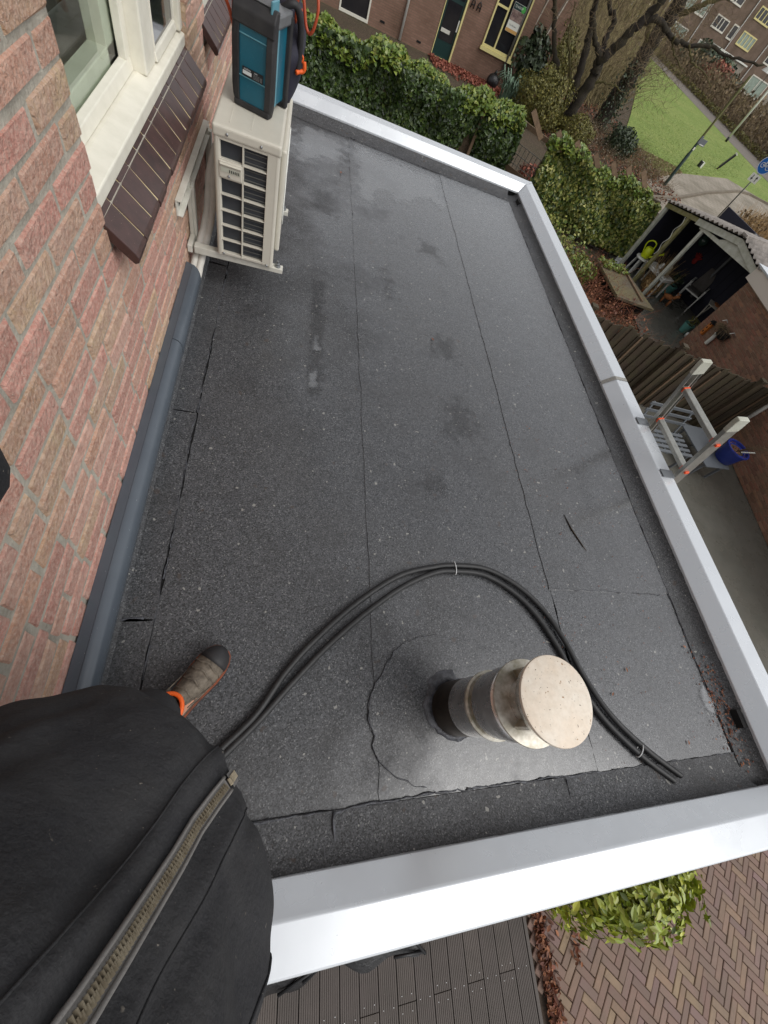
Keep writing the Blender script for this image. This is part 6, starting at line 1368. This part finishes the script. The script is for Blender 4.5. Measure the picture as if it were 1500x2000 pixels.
twigmesh('twigs', 600, 'twig_brown', lambda: (rng.uniform(13.2,16.8),rng.uniform(24.0,26.2),rng.uniform(-1.2,2.6)), lambda: (rng.normal(.1,.7),rng.normal(0,.5),rng.normal(.1,.6)), 1.2, .0055, t2, .3, 4)
# undergrowth
tag(twigmesh('undergrowth', 3000, 'twig_olive', lambda: (lambda r, y: (r*y, y, G))(rng.uniform(.36,.58), rng.uniform(28.5,40)), lambda: (rng.normal(0,.35),rng.normal(0,.3),1), 3.0, .014, None, .22, 4), 'mass of thin olive brown shoots filling the wild garden', 'undergrowth', kind='stuff')
tag(twigmesh('brushwood', 2400, 'twig_brown', lambda: (rng.uniform(10.6,17.0),rng.uniform(20.6,25.5),G), lambda: (rng.normal(0,.7),rng.normal(0,.7),.5), .75, .006, None, .3, 4), 'low brown brushwood between the tree trunks and the grass', 'brushwood', kind='stuff')
C = vol(5200, 9.2,17.0, 18.5,30, -2.61,-2.5); tag(leafmesh('leaf_litter', C, np.tile([0,0,1],(5200,1)), .12, 'litter', shape='oval', hang=.05), 'brown leaf litter on the ground under the bare trees', 'leaf litter', kind='stuff')
C = vol(700, 11.0,16.4, 20.2,25, -2.5,-2.2); tag(leafmesh('pale_seedheads', C, np.tile([0,-.4,1],(700,1)), .045, 'pale_paver', shape='dia', hang=.1), 'scattered tiny pale seed heads under the bare trees', 'seed heads', kind='stuff')
def shrub(name, label, c, r, n, lm, sz, shape='oval', hang=.3, shell=.3, cat='shrub', stems=5):
    t = thing(name, label, cat, (c[0],c[1],G)); C, d = blob_pts(n, c, r, shell); C[:,2] = np.maximum(C[:,2], G+.02)
    leafmesh('foliage', C, d, sz, lm, t, shape=shape, hang=hang); q = MB()
    for k in range(stems): a = rng.uniform(0,6.28); q.tube([(c[0],c[1],G),(c[0]+r[0]*.5*math.cos(a),c[1]+r[1]*.5*math.sin(a),c[2]+r[2]*.4)], [.03,.01], 5)
    q.build('stem', M['stem'], t); return t
shrub('yew_shrub', 'broad olive green yew shrub behind the right end of the ivy hedge', (9.0,20.8,-1.9), (1.15,.9,.9), 8000, 'yew', .09, 'dia', -.2)
shrub('yew_shrub', 'small olive green yew shrub at the foot of the bare tree', (10.9,20.6,-2.2), (.75,.6,.55), 3600, 'yew', .085, 'dia', -.2)
shrub('ivy_mound', 'dark green ivy mound climbing beside the bay window downpipe', (8.9,24.0,-1.7), (1.0,.6,1.1), 2200, 'shrub_dark', .16, 'ivy')
shrub('dark_shrub', 'dark olive shrub between the far downpipe and the bare tree', (10.6,25.6,-1.5), (1.2,1.0,1.4), 5500, 'yew', .11, 'dia')
shrub('green_undershrub', 'blue green feathery shrub under the leaning tree', (14.0,22.2,-2.15), (.75,.6,.6), 2600, 'shrub_dark', .12, 'dia', -.5)
st_ = thing('strap_leaf_plant', 'blue green plant with long arching strap leaves behind the hedge', 'plant', (8.0,21.6,G)); q = MB()
for i in range(90):
    a = rng.uniform(0,6.28); Lf = rng.uniform(.6,1.1); b = V(8.0+rng.normal(0,.18),21.6+rng.normal(0,.15),G); d = V(math.cos(a),math.sin(a),0); sd_ = V(-d.y,d.x,0)*.03
    P = [b, b+d*.18*Lf+V(0,0,.6*Lf), b+d*.5*Lf+V(0,0,.85*Lf), b+d*.85*Lf+V(0,0,.7*Lf)]
    q.add([P[0]-sd_,P[0]+sd_,P[1]-sd_,P[1]+sd_,P[2]-sd_*.8,P[2]+sd_*.8,P[3]], [(0,1,3,2),(2,3,5,4),(4,5,6)])
q.build('leaf', M['strap'], st_)
# grass
n = 15000; w1 = rng.uniform(0,1,n); w2 = rng.uniform(0,1,n)**1.6
Lx, Rx = np.array([[15.9,22.4],[20.5,32.6],[25,42]]), np.array([[18.5,23.9],[28.5,30.5],[35,38]])
yy = w2; A_l = np.stack([np.interp(w2,[0,.5,1],Lx[:,k]) for k in (0,1)],1); A_r = np.stack([np.interp(w2,[0,.5,1],Rx[:,k]) for k in (0,1)],1)
C2 = A_l+(A_r-A_l)*w1[:,None]; C = np.column_stack([C2, np.full(n,-2.57)])
tag(leafmesh('grass_tufts', C, np.tile([0,0,1.0],(n,1)), .06, 'blade', shape='dia', hang=-.3, jit=.35), 'bright green short grass on the field beyond the shed', 'grass', kind='stuff')
n = 9000; C = np.column_stack([rng.uniform(14.8,20,n), rng.uniform(20.6,25.5,n), np.full(n,-2.57)]); k_ = (C[:,1]-20.6) > (C[:,0]-14.8)*.86-.2; C = C[k_]
tag(leafmesh('faded_grass', C, rng.normal(0,1,(len(C),3))*np.array([1,1,.15]), .10, mat('faded_grass_blade', [srgb(140,128,84), srgb(116,112,62), srgb(160,140,110), srgb(130,104,84)], .8, isl=.2), shape='dia', hang=-.9, jit=.3), 'faded brown green grass edge near the lamp post', 'faded grass', kind='stuff')

# ================================================================== street furniture
lp_ = thing('lamp_post', 'green lower and algae covered upper post with small sign box by the field', 'post', (16.79,21.35,G))
m = MB(); m.lathe([(.075,0),(.075,1.2),(.055,1.25),(.055,1.75)], 14, (16.79,21.35,G)); m.build('lower_pole', M['poledark'], lp_, auto=40)
m = MB(); m.lathe([(.05,1.75),(.045,3.7),(.03,3.74)], 12, (16.79,21.35,G)); m.build('upper_pole', M['poleolive'], lp_, auto=40)
m = MB(); m.box(16.83,17.13,21.28,21.31,-1.02,-.80); m.box(16.70,16.80,21.24,21.29,-.98,-.74); m.build('sign_plate', M['greymetal'], lp_, bevel=.004)
m = MB(); m.box(16.86,17.10,21.274,21.279,-.995,-.97); m.box(16.73,16.8,21.25,21.27,-1.22,-1.12); m.build('white_strip', M['signwhite'], lp_)
sg = thing('cycle_path_sign', 'round blue cycle path sign with white two arrow plate on a thin grey post', 'traffic sign', (19.41,19.95,G))
m = MB(); m.lathe([(.03,0),(.03,2.45)], 10, (19.41,19.95,G)); m.build('pole', M['polegrey'], sg, smooth=True)
fx = V(-.13,.12,0).normalized()*-1; nrm = V(-19.41,-19.95,0).normalized(); rt = V(.717,-.697,0)
ctr = V(19.41,19.95,-.46)+nrm*.045
Ms = frame(ctr, rt, (0,0,1)); R3 = Ms.to_3x3()
def disc(q, r0, r1, y0, y1, c): q.lathe([(r0,y0),(r1,y0),(r1,y1),(r0,y1)], 40, c, 0, R3)
m = MB(); m.lathe([(.0,-.012),(.30,-.012),(.30,0),(.0,.0)], 40, ctr, 0, R3); m.build('blue_disc', M['signblue'], sg)
m = MB(); m.lathe([(.272,.0005),(.292,.0005),(.292,.003),(.272,.003),(.272,.0005)], 40, ctr, 0, R3, False); m.build('white_rim', M['signwhite'], sg)
m = MB()
def s2(x, y, z=.004): return Ms @ V(x,y,z)
for cx_ in (-.12,.12): m.tube([s2(cx_+.075*math.cos(t), -.03+.075*math.sin(t)) for t in np.linspace(0,2*PI,25)], .010, 5, cap=False)
for a, b in (((-.12,-.03),(-.05,.08)),((-.05,.08),(.075,.08)),((.075,.08),(.0,-.03)),((-.12,-.03),(.0,-.03)),((-.05,.08),(.0,-.03)),((.12,-.03),(.06,.12)),((.06,.12),(.10,.13)),((-.075,.10),(-.02,.10))): m.tube([s2(*a),s2(*b)], .010, 5)
m.build('bicycle_symbol', M['signwhite'], sg)
c2 = V(19.41,19.95,-.925)+nrm*.045; M2 = frame(c2, rt, (0,0,1))
m = MB(); m.box(-.20,.20,-.135,.135,-.01,0,0,M2); m.build('arrow_plate', M['signwhite'], sg)
m = MB()
for sx, s in ((-.09,-1),(.09,1)):
    a = [(sx-.014,-.09*s),(sx+.014,-.09*s),(sx+.014,.02*s),(sx+.05,.02*s),(sx,.10*s),(sx-.05,.02*s),(sx-.014,.02*s)]
    if s < 0: a = a[::-1]
    m.prism(a, .001, .003, 0, M2)
m.build('arrow', M['black'], sg)
wp = thing('white_pole', 'tall slim white pole with dark base at the edge of the cycle path', 'pole', (35.1,41.7,G))
m = MB(); m.lathe([(.085,.3),(.07,5.2)], 10, (35.1,41.7,G)); m.build('shaft', M['signwhite'], wp, smooth=True); m = MB(); m.lathe([(.10,0),(.10,.3)], 10, (35.1,41.7,G)); m.build('base', M['black'], wp, smooth=True)
bo_ = thing('bollard', 'dark slanted bollard with pale cap on the grass beside the pavement', 'bollard', (26.3,30.1,G))
m = MB(); m.bar((26.3,30.1,G+.12),(26.55,29.95,G+.92),.30,.10); m.build('body', M['black'], bo_, bevel=.01); m = MB(); m.bar((26.55,29.95,G+.93),(26.57,29.94,G+.99),.30,.12); m.build('cap', M['signwhite'], bo_); m = MB(); m.bar((26.27,30.12,G),(26.3,30.1,G+.12),.12,.08); m.build('foot', M['stem'], bo_)
ub = thing('utility_box', 'tiny black and white box standing alone on the grass', 'utility box', (23.4,28.2,G)); m = MB(); m.box(23.28,23.4,28.1,28.3,G,G+.28); m.build('black_half', M['black'], ub); m = MB(); m.box(23.402,23.52,28.1,28.3,G,G+.28); m.build('white_half', M['signwhite'], ub)
tag(twigmesh('ornamental_grass', 3600, mat('russet_grass_stem', [srgb(128,96,66), srgb(150,112,78), srgb(108,88,52), srgb(126,108,62), srgb(150,96,76)], .85, isl=.2), lambda: (rng.uniform(17.8,24.5),rng.uniform(15.0,19.6),G), lambda: (rng.normal(0,.3),rng.normal(0,.3),1), 1.35, .010, None, .12, 3) if False else twigmesh('ornamental_grass', 3600, 'drygrass', lambda: (lambda a, b: (18.3+a*6.2, 16.2+a*3.0+b*2.6-1.0, G))(rng.uniform(0,1), rng.uniform(0,1)), lambda: (rng.normal(0,.3),rng.normal(0,.3),1), 1.3, .011, None, .12, 3), 'dense russet brown ornamental grass behind the shed roof', 'ornamental grass', kind='stuff')
C = vol(4200, 0,1,0,1,G,-1.6); aa, bb = C[:,0].copy(), C[:,1].copy(); C[:,0] = 18.3+aa*6.4; C[:,1] = 15.4+aa*3.0+bb*2.8; tag(leafmesh('russet_leaves', C, rng.normal(0,1,(4200,3)), .15, 'twig_brown', shape='dia', hang=-.6), 'russet brown leaves among the ornamental grass behind the shed', 'leaves', kind='stuff')

# ================================================================== hedgerow, far wood and row houses
def pathpt(t, off): return np.array([38.3+(47-38.3)*max(0,(t-.17)/.83)**1.05+off, 24+71*t])
n = 12000; t_ = rng.uniform(0,1,n)**1.3; of = rng.uniform(.6,7.5,n); C = np.array([[*pathpt(a,b), 0] for a, b in zip(t_, of)]); hgt = 2.2+.35*np.sin(t_*23)+.25*np.sin(t_*61+of); C[:,2] = G+rng.uniform(0,1,n)**.8*hgt
tag(leafmesh('hedgerow', C, rng.normal(0,1,(n,3))+np.array([-.8,-.4,.4]), .34, 'twig_brown', shape='dia', hang=-.4), 'broad brown winter hedgerow along the far side of the cycle path', 'hedgerow', kind='stuff')
tag(twigmesh('hedgerow_stems', 2600, 'twig_brown', lambda: (lambda a, b: (*pathpt(a**1.3, b), G))(rng.uniform(0,1), rng.uniform(.4,7)), lambda: (rng.normal(0,.3),rng.normal(0,.3),1), 2.6, .03, None, .2, 3), 'bare stems standing in the brown hedgerow', 'hedgerow stems', kind='stuff')
n = 5000; t_ = rng.uniform(0,1,n)**1.2; of = rng.uniform(.0,1.6,n); C = np.array([[*pathpt(a,b), 0] for a, b in zip(t_, of)]); C[:,2] = G+rng.uniform(0,.5,n)
tag(leafmesh('verge_plants', C, rng.normal(0,1,(n,3))+np.array([0,0,1]), .22, 'yew', shape='dia', hang=-.4), 'olive green verge plants along the cycle path edge', 'verge plants', kind='stuff')
shrub('evergreen_shrub', 'large dark evergreen shrub at the far end of the hedgerow', (49.5,70.5,-1.2), (4.6,3.4,1.9), 3000, 'shrub_dark', .45, 'oval')
shrub('red_beech_shrub', 'rust red beech shrub in front of the dark evergreen', (47.9,66.3,-1.4), (2.0,1.6,1.5), 1800, 'shrub_red', .34, 'oval')
n = 6500; C = np.column_stack([rng.uniform(12,34,n), rng.uniform(46,72,n), rng.uniform(G,3.6,n)]); C[:,0] += (C[:,1]-46)*.28; C = C[C[:,0] < 24.5+(C[:,1]-46)*.52]
tag(leafmesh('far_wood', C, rng.normal(0,1,(len(C),3)), .5, 'twig_olive', shape='dia', hang=-.3), 'olive brown wood behind the bare trees', 'far wood', kind='stuff')
tag(twigmesh('far_wood_stems', 1500, 'twig_olive', lambda: (lambda a, b: (12+a*22+b*7, 44+b*24, G))(rng.uniform(0,.62), rng.uniform(0,1)), lambda: (rng.normal(0,.12),rng.normal(0,.12),1), 7, .05, None, .1, 4), 'thin trunks of the far wood', 'far wood stems', kind='stuff')
YR = 90
def row_house(x0, x1, label, wins, drain=None, extra=None):
    h = thing('row_house', label, 'house', ((x0+x1)/2,YR,G), group=None)
    m = MB(); m.box(x0,x1-.01,YR,YR+9,G-.2,8.6); m.build('wall', M['wall_row'], h)
    m = MB(); m.hexa([V(x0,YR-.5,8.6),V(x1-.01,YR-.5,8.6),V(x1-.01,YR+4.5,12),V(x0,YR+4.5,12),V(x0,YR-.5,8.85),V(x1-.01,YR-.5,8.85),V(x1-.01,YR+4.5,12.25),V(x0,YR+4.5,12.25)]); m.build('roof', M['rooftile'], h)
    for (a,b,c,d,fm,gm,mu) in wins: win(h,a,b,c,d,YR-.02,M[fm],M[gm],mu,t=.13)
    if drain: m = MB(); m.lathe([(.07,G),(.07,8.5)], 8, (drain,YR-.12,0)); m.build('downpipe', M['whiteplastic'], h)
    return h
row_house(44.2,50.6,'leftmost row house behind the branches with white panel windows',[(45.5,48.3,1.4,2.8,'whiteframe','glass',(46.9,)),(45.5,48.3,4.1,5.4,'whiteframe','glass_lit',(46.9,)),(45.0,48.8,-2.0,.2,'whiteframe','glass_lit',(46.9,))], 50.2)
row_house(50.6,57.0,'row house with a large white panelled bay window',[(51.6,54.2,1.4,2.8,'whiteframe','glass_lit',(52.9,)),(54.9,56.6,1.6,3.9,'whiteframe','glass_lit',(55.7,)),(51.6,54.2,4.1,5.4,'whiteframe','glass',(52.9,)),(51.2,55.8,-2.0,.2,'whiteframe','glass_lit',(53.5,))], 56.8)
row_house(57.0,63.45,'row house with white window and narrow dark glazed door',[(58.6,61.2,1.45,2.75,'whiteframe','glass',(59.6,60.2)),(62.1,63.2,1.35,2.85,'whiteframe','glass',()),(58.6,61.2,4.1,5.4,'whiteframe','glass',(59.9,)),(58.4,62.4,-2.0,.1,'whiteframe','glass_lit',(60.4,))], 63.3)
row_house(63.45,70.0,'row house with cream window frames and pale curtains',[(64.3,67.3,1.4,2.85,'cream_frame','glass_lit',(65.05,65.8,66.55)),(64.3,67.5,4.05,5.35,'cream_frame','glass',(65.1,65.9,66.7)),(64.6,68.4,-2.0,.1,'whiteframe','glass_lit',(66.4,))], 69.6)
row_house(70.0,76.4,'rightmost row house at the edge of the picture',[(71.0,73.8,1.4,2.8,'whiteframe','glass',(72.4,)),(71.0,73.8,4.1,5.4,'whiteframe','glass',(72.4,)),(71.0,75.0,-2.0,.1,'whiteframe','glass_lit',(73,))], 76.0)
gs = thing('garden_shed_row', 'pale flat roofed garden shed with small dark window before the row houses', 'shed', (60.5,82,G)); m = MB(); m.box(57.2,62.6,82,84.5,G,.35); m.build('wall', M['pale_paver'], gs); m = MB(); m.box(57.0,62.8,81.8,84.7,.36,.5); m.build('roof', M['signwhite'], gs); win(gs,58.9,59.9,-.75,.1,81.98,M['whiteframe'],M['glass'],t=.14)
pa = thing('white_parasol', 'pale folded parasol in the row house gardens at the right', 'parasol', (67.2,82,G)); m = MB(); m.lathe([(1.3,.5),(.9,1.0),(.1,1.4)], 12, (67.0,82,G+3.0)); m.build('canopy', M['whiteplastic'], pa); m = MB(); m.lathe([(.05,0),(.05,4.3)], 8, (67.0,82,G)); m.build('pole', M['polegrey'], pa)
gf = thing('privacy_screen', 'pale grey garden screen standing right of the parasol', 'screen', (68.5,79,G)); m = MB(); m.box(66.5,70.5,79,79.1,G,-.4); m.build('screen_board', M['pale_paver'], gf)
